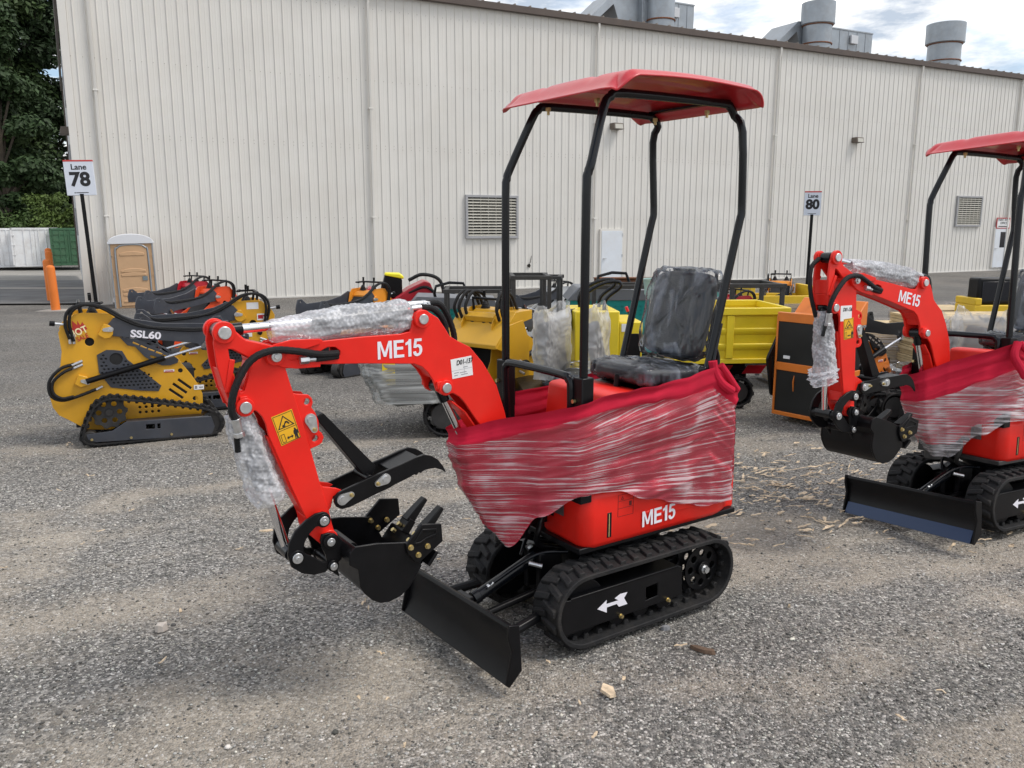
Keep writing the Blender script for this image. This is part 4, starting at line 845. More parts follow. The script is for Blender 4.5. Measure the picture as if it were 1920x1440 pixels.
# ---------------- warehouse
def warehouse():
    A=R(90-62.5); z0=-.62
    b=thing('warehouse','long cream ribbed metal warehouse filling the background','warehouse',(3.894,33,z0),A)
    H=9.82; X0,X1=-18.42,52; D=27
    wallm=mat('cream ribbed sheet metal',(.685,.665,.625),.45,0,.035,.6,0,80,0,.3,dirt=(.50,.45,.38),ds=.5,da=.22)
    brown=mat('brown trim',(.085,.062,.05),.5,0,.1,3); galv=mat('galvanised sheet',(.33,.36,.39),.42,.55,.12,1.6,0,80,0,.5,dirt=(.22,.2,.18),ds=2,da=.4)
    pitch=.3048
    def ribs(a,b_,seams):
        m=M(); pr=[]; x=a; n=int((b_-a)/pitch)
        for i in range(n):
            x=a+i*pitch; h=.026
            pr+=[(x,0),(x+.105,0),(x+.112,-.003),(x+.135,-.003),(x+.142,0),(x+.250,0),(x+.262,-h),(x+.282,-h),(x+.294,0)]
        pr.append((b_,0)); zs=[0]+[q for q in seams]+[H]
        v=[];k=len(pr)
        for j,z in enumerate(zs):
            for x,y in pr: v.append((x,y-(0.0),z))
        f=[(j*k+i,j*k+i+1,(j+1)*k+i+1,(j+1)*k+i) for j in range(len(zs)-1) for i in range(k-1)]
        m.add(v,f); return m
    ob('front_wall',ribs(X0,X1,[4.9]),wallm,b,ang=12)
    m=ribs(0,D,[4.9]); T=Matrix.Translation((X0,0,0))@Matrix.Rotation(R(90),4,'Z')
    sm=M(T); sm.add([(x,-y,z) for x,y,z in m.v],m.f); sw=ob('side_wall',sm,mat('shaded side sheet metal',(.62,.62,.61),.5,0,.04,.5),b,ang=12)  # side wall's shade put into its colour: greyer, darker copy of the front sheet
    m=M(); m.box(X0-.10,X0+.10,-.055,-.036,.02,H-.1); m.box(X0-.055,X0-.036,.02,.14,.02,H-.1); m.box(X0+.02,X1,-.04,-.004,.0,.10); ob('corner_trim',m,wallm,b,bev=.006)
    m=M(); m.box(X0-.14,X1,-.20,-.0,H-.02,H+.02); m.box(X0-.14,X1,-.21,-.195,H-.16,H+.06); m.box(X0-.14,X1,-.19,-.04,H-.16,H-.15)
    m.prism([(0.,H-.1),(D,H-.1),(D,H+.1),(D/2,H+.9),(0.,H+.1)],X0-.16,X0-.06,ax='x'); m.box(X0-.10,X0+.02,D-.04,D+.14,0,H)
    ob('eave_trim',m,brown,b,bev=.006)
    # standing seam roof rising away from the eave
    m=M(); sl=.035
    m.add([(X0-.1,-.19,H+.045),(X1,-.19,H+.045),(X1,D/2,H+.05+sl*D/2),(X0-.1,D/2,H+.05+sl*D/2)],[(0,1,2,3)])
    x=X0
    while x<X1:
        m.box(x,x+.05,-.205,.6,H+.04,H+.105); x+=.61
    ob('roof',m,mat('weathered roof sheet',(.23,.20,.175),.6,.1,.15,2),b)
    m=M(); x=X0+.12
    while x<X1-.2:
        for z in (1.0,2.6,4.85,4.95,7.0,9.2): m.box(x-.010,x+.010,-.008,-.002,z,z+.02)
        x+=pitch
    stuff(ob('wall_screws',m,mat('weathered screw',(.36,.33,.29),.6),b,smooth=False))
    m=M(); m.box(X0+.05,X1,-.012,-.0325,-.04,.012) if False else m.box(X0+.05,X1,-.30,.0,-.10,.03); ob('foundation',m,mat('pale concrete',(.36,.33,.29),.9,0,.1,6),b)
    for i,x in enumerate((-17.75,-9.66,-.86,8.18,17.1,24.8,34,43)):
        m=M(); m.tube([(x,-.15,H-.16),(x,-.15,H-.38),(x,-.10,H-.52),(x,-.10,.25),(x,-.22,.1)],.055,4,1); 
        for z in(2.6,6.1): m.box(x-.075,x+.075,-.15,-.03,z,z+.05)
        ob('downspout',m,wallm,b,bev=.01)
    def vent(x0,x1,za,zb,n,par=b,T=None):
        fr=M(T); t=.09
        fr.box(x0,x1,-.11,.0,za,za+t); fr.box(x0,x1,-.11,0,zb-t,zb); fr.box(x0,x0+t,-.111,0,za+t,zb-t); fr.box(x1-t,x1,-.111,0,za+t,zb-t)
        fo=ob('louver_vent',fr,mat('vent frame grey',(.36,.36,.37),.45,.2,.05,5),par,bev=.008)
        bk=M(T); bk.box(x0+t,x1-t,-.004,-.001,za+t,zb-t); ob('backing',bk,mat('vent dark inside',(.015,.015,.015),.9),fo)
        s=M(T); dz=(zb-za-2*t)/n
        for i in range(n):
            z=za+t+dz*i; s.add([(x0+t,-.10,z+.01),(x1-t,-.10,z+.01),(x1-t,-.03,z+dz*.62),(x0+t,-.03,z+dz*.62),(x0+t,-.10,z+.025),(x1-t,-.10,z+.025),(x1-t,-.03,z+dz*.62+.012),(x0+t,-.03,z+dz*.62+.012)],[(0,1,2,3),(4,5,6,7),(0,1,5,4),(2,3,7,6)])
        ob('slats',s,mat('louver slat',(.50,.48,.42),.5,.1,.06,5),fo)
    vent(-6.28,-4.17,1.28-z0,2.81-z0,13); vent(20.6,22.6,1.70-z0,3.22-z0,13)
    T=Matrix.Translation((X0,0,0))@Matrix.Rotation(R(-90),4,'Z')
    vent(-4.2,-2.4,6.1,7.4,9,b,T); vent(-12.5,-9.5,4.2,5.4,9,b,T); vent(-9,-8,2,3,6,b,T)
    def door(x0,x1,zt,zb,win=0,hl=1):
        m=M(); m.box(x0-.07,x1+.07,-.085,0,zb,zt+.07); fr=ob('door_frame',m,wallm,b,bev=.006)
        m=M(); m.box(x0,x1,-.099,-.05,zb+.02,zt); d=ob('door',m,mat('white door paint',(.68,.72,.77),.45,0,.03,3,dirt=(.5,.42,.3),ds=1.2,da=.25),b,bev=.004)
        m=M(); hx=x0+.09 if hl else x1-.09; m.cyl((hx,-.10,zb+1.0),(hx,-.15,zb+1.0),.022,10); m.box(hx,hx+.11,-.16,-.14,zb+.985,zb+1.015); ob('handle',m,zinc,d)
        m=M(); 
        for z in(.25,1.05,1.85): m.box(x1-.02,x1+.035,-.108,-.1,zb+z,zb+z+.11)
        ob('hinge',m,zinc,d)
        if win: m=M(); m.box(x0+.42,x1-.12,-.104,-.09,zb+1.05,zb+1.85); ob('window',m,glassd,d)
    door(-.52,.44,1.54-z0,.10); door(23.9,24.85,1.62-z0,.20,1)
    def light(x,z,T=None):
        m=M(T); m.box(x-.21,x+.21,-.30,0,z-.06,z+.10); m.add([(x-.23,-.34,z-.13),(x+.23,-.34,z-.13),(x+.21,-.3,z+.10),(x-.21,-.3,z+.10),(x-.21,-.0,z-.13),(x+.21,0,z-.13),(x+.21,0,z+.1),(x-.21,0,z+.1)],[(0,1,2,3),(4,5,6,7),(0,3,7,4),(1,2,6,5),(0,1,5,4),(3,2,6,7)]); l=ob('wall_light',m,mat('bronze lamp housing',(.13,.105,.085),.5,.2,.1,8),b,bev=.01)
        m=M(T); m.add([(x-.18,-.348,z-.11),(x+.18,-.348,z-.11),(x+.17,-.315,z+.06),(x-.17,-.315,z+.06)],[(0,1,2,3)]); ob('lens',m,mat('lamp lens',(.5,.48,.42),.2),l)
    light(.01,5.46-z0); light(13.1,5.55-z0)
    light(-2.2,5.2,T)
    m=M(); m.add([(-3.78,-.036,.92),(-3.68,-.05,.98),(-3.62,-.036,.90),(-3.66,-.04,.82),(-3.75,-.04,.84)],[(0,1,2,3,4)]); 
    m.add([(-3.66,-.036,.98),(-3.63,-.04,1.0),(-3.58,-.036,1.25),(-3.60,-.036,1.25)],[(0,1,2,3)]); ob('torn_hole',m,mat('hole dark',(.02,.018,.015),.9),b)
    # rooftop plant
    def stack(x,y,r,zt):
        zb=H+.04+sl*y
        m=M(); m.cyl((x,y,zb),(x,y,zt-1.0),r*.86,32); m.cyl((x,y,zt-1.05),(x,y,zt-.98),r*.86,32,r); m.cyl((x,y,zt-.98),(x,y,zt),r,32,caps=False); m.cyl((x,y,zt),(x,y,zt-.6),r*.95,32); s=ob('exhaust_stack',m,galv,b,ang=30)
        m=M(); 
        for z in(zt-1.03,zb+(zt-1-zb)*.55,zb+.1): m.tube([(x+r*.89*math.cos(a*PI/12),y+r*.89*math.sin(a*PI/12),z) for a in range(24)],.035,6,1,closed=True)
        ob('rusty_band',m,rust,s)
        m=M(); m.tube([(x+r*.9,y,zb+.4),(x+r*1.3,y,zb+.9)],.012,5,1); ob('stay',m,dsteel,s)
    stack(5.05,4,.70,12.55+.62); stack(14.55,4,.80,12.38+.62); stack(24.1,4,.98,12.40+.62)
    def unit(x0,x1,y0,y1,zt,dx):
        zb=H+.05
        m=M(); m.box(x0,x1,y0,y1,zb,zt); n=6
        for i in range(n): xx=x0+(x1-x0)*(i+.15)/n; m.box(xx,xx+.04,y0-.02,y0,zb+.1,zt-.05)
        m.box(x0-.02,x1+.02,y0-.03,y1,zt-.05,zt+.02)
        u=ob('rooftop_unit',m,galv,b,bev=.01); 
        m=M(); m.box(x0+(x1-x0)*.55,x0+(x1-x0)*.68,y0-.14,y0-.02,zt-.65,zt-.25); ob('switch_box',m,mat('light grey box',(.55,.56,.58),.4,.2),u,bev=.01)
        m=M(); m.add([(x0-dx,y0+.3,zb+.35),(x0-1.2,y0+.3,zt+.15),(x0+.1,y0+.3,zt+.15),(x0+.1,y0+.3,zb),(x0-.5,y0+.3,zb),(x0-1.3,y0+.3,zt-.35),(x0-dx,y0+.3,zb)],[(0,1,5,6),(1,2,3,4,5)])
        m.add([(a,y1,c) for a,_,c in m.v[-7:]],[(0,1,5,6),(1,2,3,4,5)]); k=len(m.v)-14
        m.f+=[(k+i,k+(i+1)%7,k+7+(i+1)%7,k+7+i) for i in range(7)]
        ob('intake_hood',m,galv,u,ang=20)
    unit(4.2,7.05,4.2,6.3,11.5+.62,3.5); unit(15.0,18.7,4.2,6.3,11.45+.62,3.6)
    return b
wh=warehouse()
WT=Matrix.Translation((3.894,33,-.62))@Matrix.Rotation(R(27.5),4,'Z')
# office sign on the wall
o=thing('office_sign','small white sign with red border above the far right door','sign',tuple(WT@Vector((24.45,-.08,2.52))),R(27.5))
m=M(); m.box(-.56,.56,-.03,.0,-.30,.26); ob('panel',m,mat('sign border red',(.45,.05,.05),.5),o)
m=M(); m.box(-.51,.51,-.035,-.028,-.25,.21); ob('face',m,paper,o)
text('lettering','PAINT SHOP\nOFFICE',.17,frame((0,-.037,.06),(1,0,0),(0,0,1)),ink,o,bold=.004,ext=.001)
m=M(); m.box(-.4,.4,-.037,-.034,-.21,-.16); ob('bar',m,ink,o)
# ---------------- lane signs
def lane(num,px,py,ytop,size_w,size_h,label,boxy,tilt,yaw):
    p=Vector(px); o=thing('lane_sign',label,'sign',p,rot=(0,R(tilt),R(yaw)),group='lane signs'); h=ytop-p.z
    m=M(); m.box(-.045,.045,-.03,.03,0,h-size_h*.96); ob('post',m,black,o)
    d=.34 if boxy else .22; m=M(); m.box(-size_w/2,size_w/2,-.0,d,h-size_h,h); pn=ob('sign_box',m,mat('white coroplast',(.66,.70,.78),.45,0,.02,5),o,bev=.004)
    m=M(); m.box(-size_w/2-.002,size_w/2+.002,-.004,d+.002,h-.035,h+.004); ob('red_edge',m,mat('sign red',(.55,.05,.05),.5),pn)
    text('lane_word','Lane',size_h*.22,frame((0,-.003,h-size_h*.20),(1,0,0),(0,0,1)),ink,pn,bold=.004,ext=.001)
    text('lane_number',num,size_h*.54,frame((0,-.003,h-size_h*.56),(1,0,0),(0,0,1)),ink,pn,bold=.018,ext=.001)
    m=M(); m.box(-size_w*.18,size_w*.24,-.003,-.001,h-size_h*.935,h-size_h*.915); m.box(-size_w*.24,-size_w*.2,-.003,-.001,h-size_h*.94,h-size_h*.91); ob('small_print',m,ink,pn)
    if boxy:
        text('lane_word','Lane',size_h*.2,frame((size_w/2+.003,d/2,h-size_h*.20),(0,1,0),(0,0,1)),ink,pn,bold=.004,ext=.001,sx=.6)
        text('lane_number',num,size_h*.5,frame((size_w/2+.003,d/2,h-size_h*.56),(0,1,0),(0,0,1)),ink,pn,bold=.014,ext=.001,sx=.5)
    return o
g=px2g(183,588); lane('78',g,0,g.z+3.95,.68,.88,'white Lane 78 sign on a black post by the warehouse corner',0,-2.0,22)
g=px2g(1511,560); lane('80',g,0,g.z+3.36,.50,.74,'white Lane 80 box sign on a black post in front of the long wall',1,.3,-19)
# ---------------- portable toilet
def potty():
    g=WT@Vector((-17.2,-1.05,0)); g.z=-.60
    o=thing('portable_toilet','tan portable toilet with a white domed roof against the warehouse wall','portable toilet',g,R(25)); o.rotation_euler[1]=R(-1)
    tan=mat('tan plastic',(.54,.34,.19),.5,0,.05,4,.05,40); tw=mat('white roof plastic',(.68,.69,.72),.5); w=.56
    m=M(); m.box(-w,w,-.5,.55,.02,1.86); bd=ob('body',m,tan,o,bev=.02)
    m=M(); pr=[(-w-.04,1.83),(-w-.04,1.88)]+[(-(w+.02)*math.cos(PI*t/12),1.88+.22*math.sin(PI*t/12)) for t in range(0,13)]+[(w+.04,1.88),(w+.04,1.83)]
    m.prism(pr,-.56,.58); ob('roof',m,tw,o,bev=.012)
    dp=[(-.39,.10),(.39,.10),(.39,1.62)]+[(.39*math.cos(PI*t/10),1.66+.15*math.sin(PI*t/10)) for t in range(1,10)]+[(-.39,1.62)]
    m=M(); m.prism(dp,-.535,-.505); d=ob('door',m,tan,o,bev=.008)
    m=M()
    for z,hh in((.38,.06),(.50,.06),(.93,.06),(1.04,.06),(1.5,.07),(.2,.05)):
        m.prism([(-.32,z),(.32,z)]+[(.32-.64*t/10,z+hh+.05*math.sin(PI*t/10)) for t in range(11)],-.55,-.53)
    ob('pressed_bands',m,tan,d,bev=.01)
    m=M(); m.tube([(-.42,-.53,.08),(-.42,-.53,1.55),(-.36,-.53,1.72),(-.2,-.53,1.80),(.2,-.53,1.80),(.36,-.53,1.72),(.42,-.53,1.55),(.42,-.53,.08)],.024,8,4)
    m.box(-w-.005,-w+.03,-.52,-.49,.05,1.85); m.box(w-.03,w+.005,-.52,-.49,.05,1.85); ob('door_frame',m,galvm,o)
    m=M(); m.box(.22,.35,-.555,-.535,.80,.92); ob('latch',m,mat('latch grey',(.2,.24,.26),.4,.3),d)
    m=M()
    for s in(-1,1):
        for z in(.35,.9,1.45): m.add([(s*.44,-.515,z),(s*.55,-.515,z+.08),(s*.55,-.515,z+.14),(s*.44,-.515,z+.05)],[(0,1,2,3)])
    m.box(-w-.03,w+.03,-.55,.58,-.06,.03)
    ob('base',m,tan,o)
galvm=mat('galvanised sheet',(.33,.36,.39),.42,.55)
potty()
# ---------------- bollards
om=mat('orange bollard sleeve',(.78,.20,.03),.5,0,.08,3,0,80,0,.3,dirt=(.5,.2,.08),ds=3,da=.3)
for i,(x,yb,yt,lb) in enumerate(((105,582,488,'nearest orange bollard, with a pale concrete foot'),(97,566,478,'second orange bollard, rising just behind the nearest'),(100,552,466,'third orange bollard, half hidden behind the first two'),(98,543,463,'farthest and darkest orange bollard of the row'))):
    g=px2g(x,yb); h=[1.22,1.28,1.45,1.5][i]; o=thing('bollard',lb,'bollard',g,rot=(0,R(-2+i*.5),0),group='orange bollards')
    m=M(); m.lathe([(.115,0),(.112,h-.06),(.10,h-.02),(.05,h+.015),(.01,h+.02)],(0,0,0),n=20); ob('sleeve',m,om,o,ang=60)
    if i==0: m=M(); m.box(-.5,.45,-.3,.3,-.05,.015); ob('concrete_foot',m,mat('pale concrete',(.36,.33,.29),.9,0,.1,6),o,bev=.02)
# ---------------- containers
def at0(px,y): x=(px-960)/1588*y; return Vector((x,y,0))
def container(x0p,x1p,yt,yb,mt,label,col,rails):
    a=px2g(x0p,yb); b=px2g(x1p,yb); w_=(b-a).length; c=(a+b)/2; H=w_*(yb-yt)/(x1p-x0p)
    c=at0((x0p+x1p)/2,58); w_=(x1p-x0p)*58/1587*1.16; H=w_*(yb-yt)/(x1p-x0p); c.z=1.7-(yb-425)/1587*58*1.0; o=thing('shipping_container',label,'shipping container',c,R(29),group='shipping containers')
    m=M(); hw=w_/2; m.box(-hw,hw,.1,6,0.05,H-.05)
    for x in(-hw,hw-.12): m.box(x,x+.12,0,.12,0,H)
    m.box(-hw,hw,-.0,.12,H-.14,H); m.box(-hw,hw,0,.12,0,.14); ob('body',m,mt,o,bev=.01)
    m=M(); n=2
    for i in range(n):
        x=-hw+.13+(w_-.26)/n*i; m.box(x,x+(w_-.26)/n-.02,.03,.11,.15,H-.15)
    dr=ob('doors',m,mt,o,bev=.008)
    m=M()
    for t in(.27,.42,.58,.73): x=-hw+w_*t; m.cyl((x,0,.1),(x,0,H-.1),.03,6); 
    for t in(.3,.55,.8):
        for s in(0,1): x=-hw if s==0 else hw-.22; m.box(x,x+.22,-.02,.03,H*t,H*t+.06)
    ob('locking_bars',m,rails,dr)
    if col=='green':
        m=M()
        for i in range(5):
            for j in range(2): x=-hw+.2+w_*.5*j; m.box(x,x+w_*.5-.3,-.0,.03,.25+i*H*.18,.25+i*H*.18+H*.10)
        ob('door_panels',m,mt,o,bev=.01)
cw=mat('white container paint',(.80,.81,.82),.5,0,.05,1,0,80,0,.3,dirt=(.35,.25,.18),ds=1.3,da=.35); cg=mat('green container paint',(.045,.13,.065),.5,0,.1,1,dirt=(.1,.12,.08),ds=2,da=.4)
container(-34,20,438,501,cw,'white shipping container cut by the left edge of the frame','white',cw)
container(29,97,437,499,cw,'white shipping container standing whole between another white one and the green one','white',cw)
container(99,150,437,497,cg,'dark green shipping container by the warehouse side wall','green',cg)
# ---------------- paved strip on the left
pv=mat('old asphalt',(.17,.168,.165),.9,0,.25,1.2,.3,60,0,.3,dirt=(.16,.15,.13),ds=.5,da=.7)
def sheet(name,pts,mt,dz):
    m=M(); P=[Vector(p) for p in pts]; n=14
    def fn(u,v): a=P[0].lerp(P[1],u); b=P[3].lerp(P[2],u); q=a.lerp(b,v); return (q.x,q.y,gz(q.x,q.y)+dz)
    m.grid(fn,n,n); return struct(ob(name,m,mt))
sheet('pavement',[(-40,22.6,0),(-12.6,24.6,0),(-14.8,30.5,0),(-48,30.5,0)],pv,.05)
sheet('pavement',[(-48,31.4,0),(-15.2,31.4,0),(-17.4,39,0),(-60,39,0)],pv,.05)
sheet('path',[(-48,30.5,0),(-14.8,30.5,0),(-15.2,31.4,0),(-48,31.4,0)],mat('pale concrete',(.36,.33,.29),.9),.054)
sheet('yard_floor',[(-60,39,0),(-17.4,39,0),(-22,62,0),(-80,62,0)],mat('dusty yard',(.25,.235,.21),.95,0,.15,.5),.05)
# ---------------- trees
def tree(name,label,loc,h,r,col,nl,ls,cat='tree',pine=0,group=None,low=.0,seed=0,trunk=True):
    o=thing(name,label,cat,loc,group=group); rs=random.Random(seed); th=h*.28
    m=M(); m.tube([(0,0,-.3),(.1,0,h*.3),(-.1,.1,h*.6),(0,0,h*.9)],.02*h,8,4) if not pine else m.cyl((0,0,-.3),(0,0,h*.95),.016*h,8,.02)
    cl=[]
    nc=46 if not pine else 60
    for i in range(nc):
        t=rs.random(); zz=low*h+(1-low)*h*t
        if pine: rad=r*(1-t)**.8*rs.uniform(.5,1); 
        else: rad=r*math.sqrt(max(.05,1-(abs(t-.45)/.6)**2.2))*rs.uniform(.35,1)
        a=rs.uniform(0,2*PI); c=Vector((rad*math.cos(a),rad*math.sin(a),zz)); cl.append((c,rs.uniform(.45,1)*r*(.42 if not pine else .30)))
        if i%2==0: m.tube([(0,0,max(.2,zz*.7)),tuple(c*.6+Vector((0,0,zz*.38))),tuple(c)],.005*h,5,3)
    ob('trunk',m,mat('bark',(.07,.055,.04),.9,0,.2,3),o)
    v=np.empty((nl,4,3)); cs=np.array([[*c,s] for c,s in cl]); g=np.random.default_rng(seed); ix=g.integers(0,len(cl),nl)
    d=g.normal(size=(nl,3)); d/=np.linalg.norm(d,axis=1)[:,None]; rr=(g.random(nl)**.42)[:,None]*cs[ix,3:4]; d2=d*np.array([1,1,.62]); P=cs[ix,:3]+d2*rr
    nn=d*.7+g.normal(size=(nl,3))*.5+np.array([0,0,.5]); nn/=np.linalg.norm(nn,axis=1)[:,None]; t1=np.cross(nn,g.normal(size=(nl,3))); t1/=np.linalg.norm(t1,axis=1)[:,None]; t2=np.cross(nn,t1)
    s=(ls*(.6+.8*g.random(nl)))[:,None]; 
    v[:,0]=P-t1*s; v[:,1]=P-t2*s*.55+nn*s*.15; v[:,2]=P+t1*s; v[:,3]=P+t2*s*.55+nn*s*.15
    mm=M(); mm.v=v.reshape(-1,3).tolist(); mm.f=[(4*i,4*i+1,4*i+2,4*i+3) for i in range(nl)]
    lm=mat('leaves '+str(col),col,.6,0,.35,.8,0,80,0,.25)
    me=bpy.data.meshes.new('crown'); me.from_pydata(mm.v,[],mm.f); me.materials.append(lm); c=bpy.data.objects.new('crown',me); C.objects.link(c); c.parent=o
TG=[(.034,.060,.022),(.042,.070,.022),(.028,.050,.020),(.075,.115,.025)]
def tp(px,y): x=(px-960)/1588*y; return (x,y,gz(x,y)-.2)
tr=[('broadleaf_tree','tall dark green tree at the left edge, highest against the sky',-20,82,27,8,1,13000),('broadleaf_tree','tall dark tree rising close beside the warehouse side wall',88,90,32,9,2,15000),('pine_tree','dark pine with tiered boughs behind the white containers',18,76,22,6.5,0,12000),('broadleaf_tree','dark tree in the gap between the pine and the warehouse',52,86,26,8,2,12000),('broadleaf_tree','dark green tree far left behind the first container',-110,84,29,10,0,9000)]
for i,(n,l,px,y,h,r,ci,nl) in enumerate(tr): tree(n,l,tp(px,y),h,r,TG[ci],int(nl*1.9),.27,pine=(n=='pine_tree'),group='trees behind the containers',seed=20+i,low=.04)
tree('bush','yellow green bush behind the green container at the foot of the trees',tp(95,72),5.6,2.8,TG[3],12000,.14,cat='bush',seed=5,low=.0)
tree('bush','low bright green bush above the white containers',tp(30,71),4.0,3.4,(.05,.085,.022),11000,.14,cat='bush',seed=6,low=.0)
tree('bush','dark low bush closing the view at the left edge',tp(-60,71),4.6,4.2,TG[1],5000,.24,cat='bush',seed=8,low=.0)
# ---------------- compact stand-on loaders
def loader(label,loc,rz,body,arm=slate,letter=None,hot=False,rear='vent',near=-1,detail=1,group='compact stand-on loaders',tilt=0,hoses=True,vent=True,scale=1,stick=0,lift=0):
    o=thing('compact_loader',label,'loader',loc,group=group,rot=(0,R(tilt),rz)); o.scale=(scale,)*3
    N=near
    for s in(-1,1):
        m=M(); holes=[circ((-.455,.869),.036,16)]
        if vent:
            holes+=[circ((.245,.585),.020,12),circ((.355,.325),.020,12)]
            for a,d in (((.145,.425),(.11,-.09)),((.178,.472),(.11,-.092)),((.222,.508),(.105,-.09))): a=Vector(a); d=Vector(d); n_=Vector((.007,.009)); holes.append([tuple(a+n_),tuple(a+d+n_),tuple(a+d-n_),tuple(a-n_)])
            for i in range(3):
                for j in range(3): holes.append(circ((-.08+.034*i+.017*(j%2),.60-.032*j-.018*i),.010,8))
            for i in range(4):
                for j in range(2): holes.append(circ((-.10+.05*i,.235+.045*j),.013,8))
        side=[(-.557,1.102),(-.497,1.115),(-.287,1.106),(-.246,1.053),(-.203,.879),(-.114,.816),(.007,.75),(.164,.68),(.25,.662),(.331,.548),(.391,.446),(.42,.365),(.42,.285),(.395,.152),(-.217,.168),(-.328,.103),(-.512,.118),(-.56,.147),(-.655,.215),(-.72,.257),(-.763,.33),(-.779,.422),(-.745,.532),(-.692,.629),(-.667,.796),(-.682,.953),(-.653,1.007),(-.612,1.038)]
        y=s*.185; m.prism(side,y-.004,y+.004,holes); sp=ob('side_plate',m,body,o,bev=.003)
        if vent and s==N:
            vh=[]
            vp=[(-.407,.756),(-.333,.796),(-.272,.792),(-.211,.782),(-.175,.705),(.083,.461),(.058,.413),(-.091,.429),(-.318,.472),(-.4,.606)]
            def ins(x,z):
                c=False; j=len(vp)-1
                for i in range(len(vp)):
                    if (vp[i][1]>z)!=(vp[j][1]>z) and x<(vp[j][0]-vp[i][0])*(z-vp[i][1])/(vp[j][1]-vp[i][1])+vp[i][0]: c=not c
                    j=i
                return c
            vh.append(circ((-.262,.715),.052,16))
            for i in range(16):
                for j in range(14):
                    x=-.41+.034*i+.017*(j%2); z=.42+.030*j
                    if all(ins(x+a,z+b) for a,b in((.018,0),(-.018,0),(0,.018),(0,-.018))) and math.hypot(x+.262,z-.715)>.075: vh.append([(x-.010,z-.004),(x,z-.010),(x+.010,z-.004),(x+.010,z+.004),(x,z+.010),(x-.010,z+.004)])
            m=M(); m.prism(vp,s*.1895-.0003,s*.1895+.0003); ob('vent_backing',m,MT['engine dark'],o); m=M(); m.prism(vp,s*.194-.002,s*.194+.002,vh); ob('vent_panel',m,arm,o,bev=.001)
        if vent and s==N:
            for (x,z,c,w_,h_) in((.11,.575,crim,.085,.024),(.35,.405,paper,.085,.042)):
                m=M(); m.box(x,x+w_,min(s*.190,s*.1915),max(s*.190,s*.1915),z,z+h_); st=ob('sticker',m,paper,o)
                if c is crim: m=M(); m.box(x,x+w_,min(s*.1915,s*.192),max(s*.1915,s*.192),z,z+.006); m.box(x+.01,x+w_-.01,min(s*.1915,s*.192),max(s*.1915,s*.192),z+.009,z+.016); ob('print',m,crim,st)
                else: m=M(); m.box(x+.008,x+.028,min(s*.1915,s*.192),max(s*.1915,s*.192),z+.008,z+.034); m.box(x+.045,x+.075,min(s*.1915,s*.192),max(s*.1915,s*.192),z+.014,z+.026); ob('print',m,mat('grey print',(.25,.25,.27),.6),st)
        if stick and s==N:
            m=M(); m.box(-.52,-.40,min(s*.19,s*.1915),max(s*.19,s*.1915),1.02,1.09); m.box(-.60,-.50,min(s*.19,s*.1915),max(s*.19,s*.1915),.90,.97); m.box(-.44,-.35,min(s*.19,s*.1915),max(s*.19,s*.1915),.73,.80); st=ob('sticker',m,paper,o)
            m=M(); m.box(-.59,-.51,min(s*.1915,s*.192),max(s*.1915,s*.192),.915,.955); ob('print',m,crim,st)
            m=M(); m.cyl((-.52,s*.185,.77),(-.52,s*.20,.77),.026,16); ob('cap',m,black,o,bev=.003)
        # arm mount ear and pins
        m=M(); m.prism([(-.39,.93),(-.34,1.02),(-.30,1.01),(-.27,.98),(-.275,.93),(-.30,.90),(-.34,.895)],s*.186,s*.235); m.prism([(-.59,.52),(-.555,.60),(-.49,.575),(-.475,.53),(-.50,.50),(-.54,.49)],s*.186,s*.225); ob('pivot_mount',m,body,o,bev=.004)
        m=M()
        for a,b in(((-.338,.972),(-.29,.975)),((-.53,.545),(-.49,.535))):
            k=.235 if a[1]>.9 else .225; m.prism(hull([(a[0],a[1],.014),(b[0],b[1],.022)]),s*k,s*(k+.006)); m.cyl((b[0],s*(k+.006),b[1]),(b[0],s*(k+.014),b[1]),.011,10)
        ob('pivot_pin',m,zinc,o,bev=.001)
        TA=Matrix.Translation((-.31,0,.96))@Matrix.Rotation(R(-lift),4,'Y')@Matrix.Translation((.31,0,-.96))
        m=M(TA); m.prism([(-.263,1.069),(-.235,1.075),(-.095,1.015),(.153,.968),(.52,.955),(.60,1.02),(.66,1.02),(.69,.955),(.703,.90),(.696,.813),(.515,.806),(.47,.76),(.43,.765),(.40,.82),(.339,.835),(.104,.861),(-.062,.888),(-.265,.912),(-.33,.94),(-.33,.99)],s*.215-.008,s*.215+.008,[circ((.62,.985),.013,10)])
        ar=ob('lift_arm',m,arm,o,bev=.003)
        if vent:
            m=M(TA); hh=[[(x,z),(x+.05,z-.02),(x+.06,z-.004),(x+.01,z+.016)] for x,z in((-.13,.845),(-.07,.815),(-.01,.785),(.05,.755),(.10,.72),(.0,.72),(-.02,.835),(.045,.80))]
            m.prism([(-.225,.902),(-.103,.883),(.101,.801),(.233,.687),(.226,.658),(.165,.639),(.1,.64),(.028,.672),(-.042,.729),(-.108,.814),(-.169,.83)],s*.20-.003,s*.20+.003,hh); ob('guard_plate',m,arm,ar,bev=.002)
        if s==N and letter:
            text('model_lettering',letter,.085,TA@frame((-.02,s*.2245,.915),(-s*-1 if False else (1 if s<0 else -1),0,-.13 if s<0 else .13),(0,0,1)),white,ar,bold=.0028,sx=1.18,ext=.0005)
        m=M(); e_=TA@Vector((.44,s*.232,.80)); m.cyl((-.50,s*.232,.54),(-.50+(e_.x+.50)*.66,s*.232,.54+(e_.z-.54)*.66),.024,18); cy=ob('cylinder_barrel',m,black,o,bev=.002)
        m=M(); m.cyl((-.50,s*.232,.54),tuple(e_),.012,14); m.prism(hull([(e_.x,e_.z,.02),(e_.x+.03,e_.z+.045,.012)]),s*.232-.006+.01*s,s*.232+.006+.01*s); ob('cylinder_rod',m,chrome,cy)
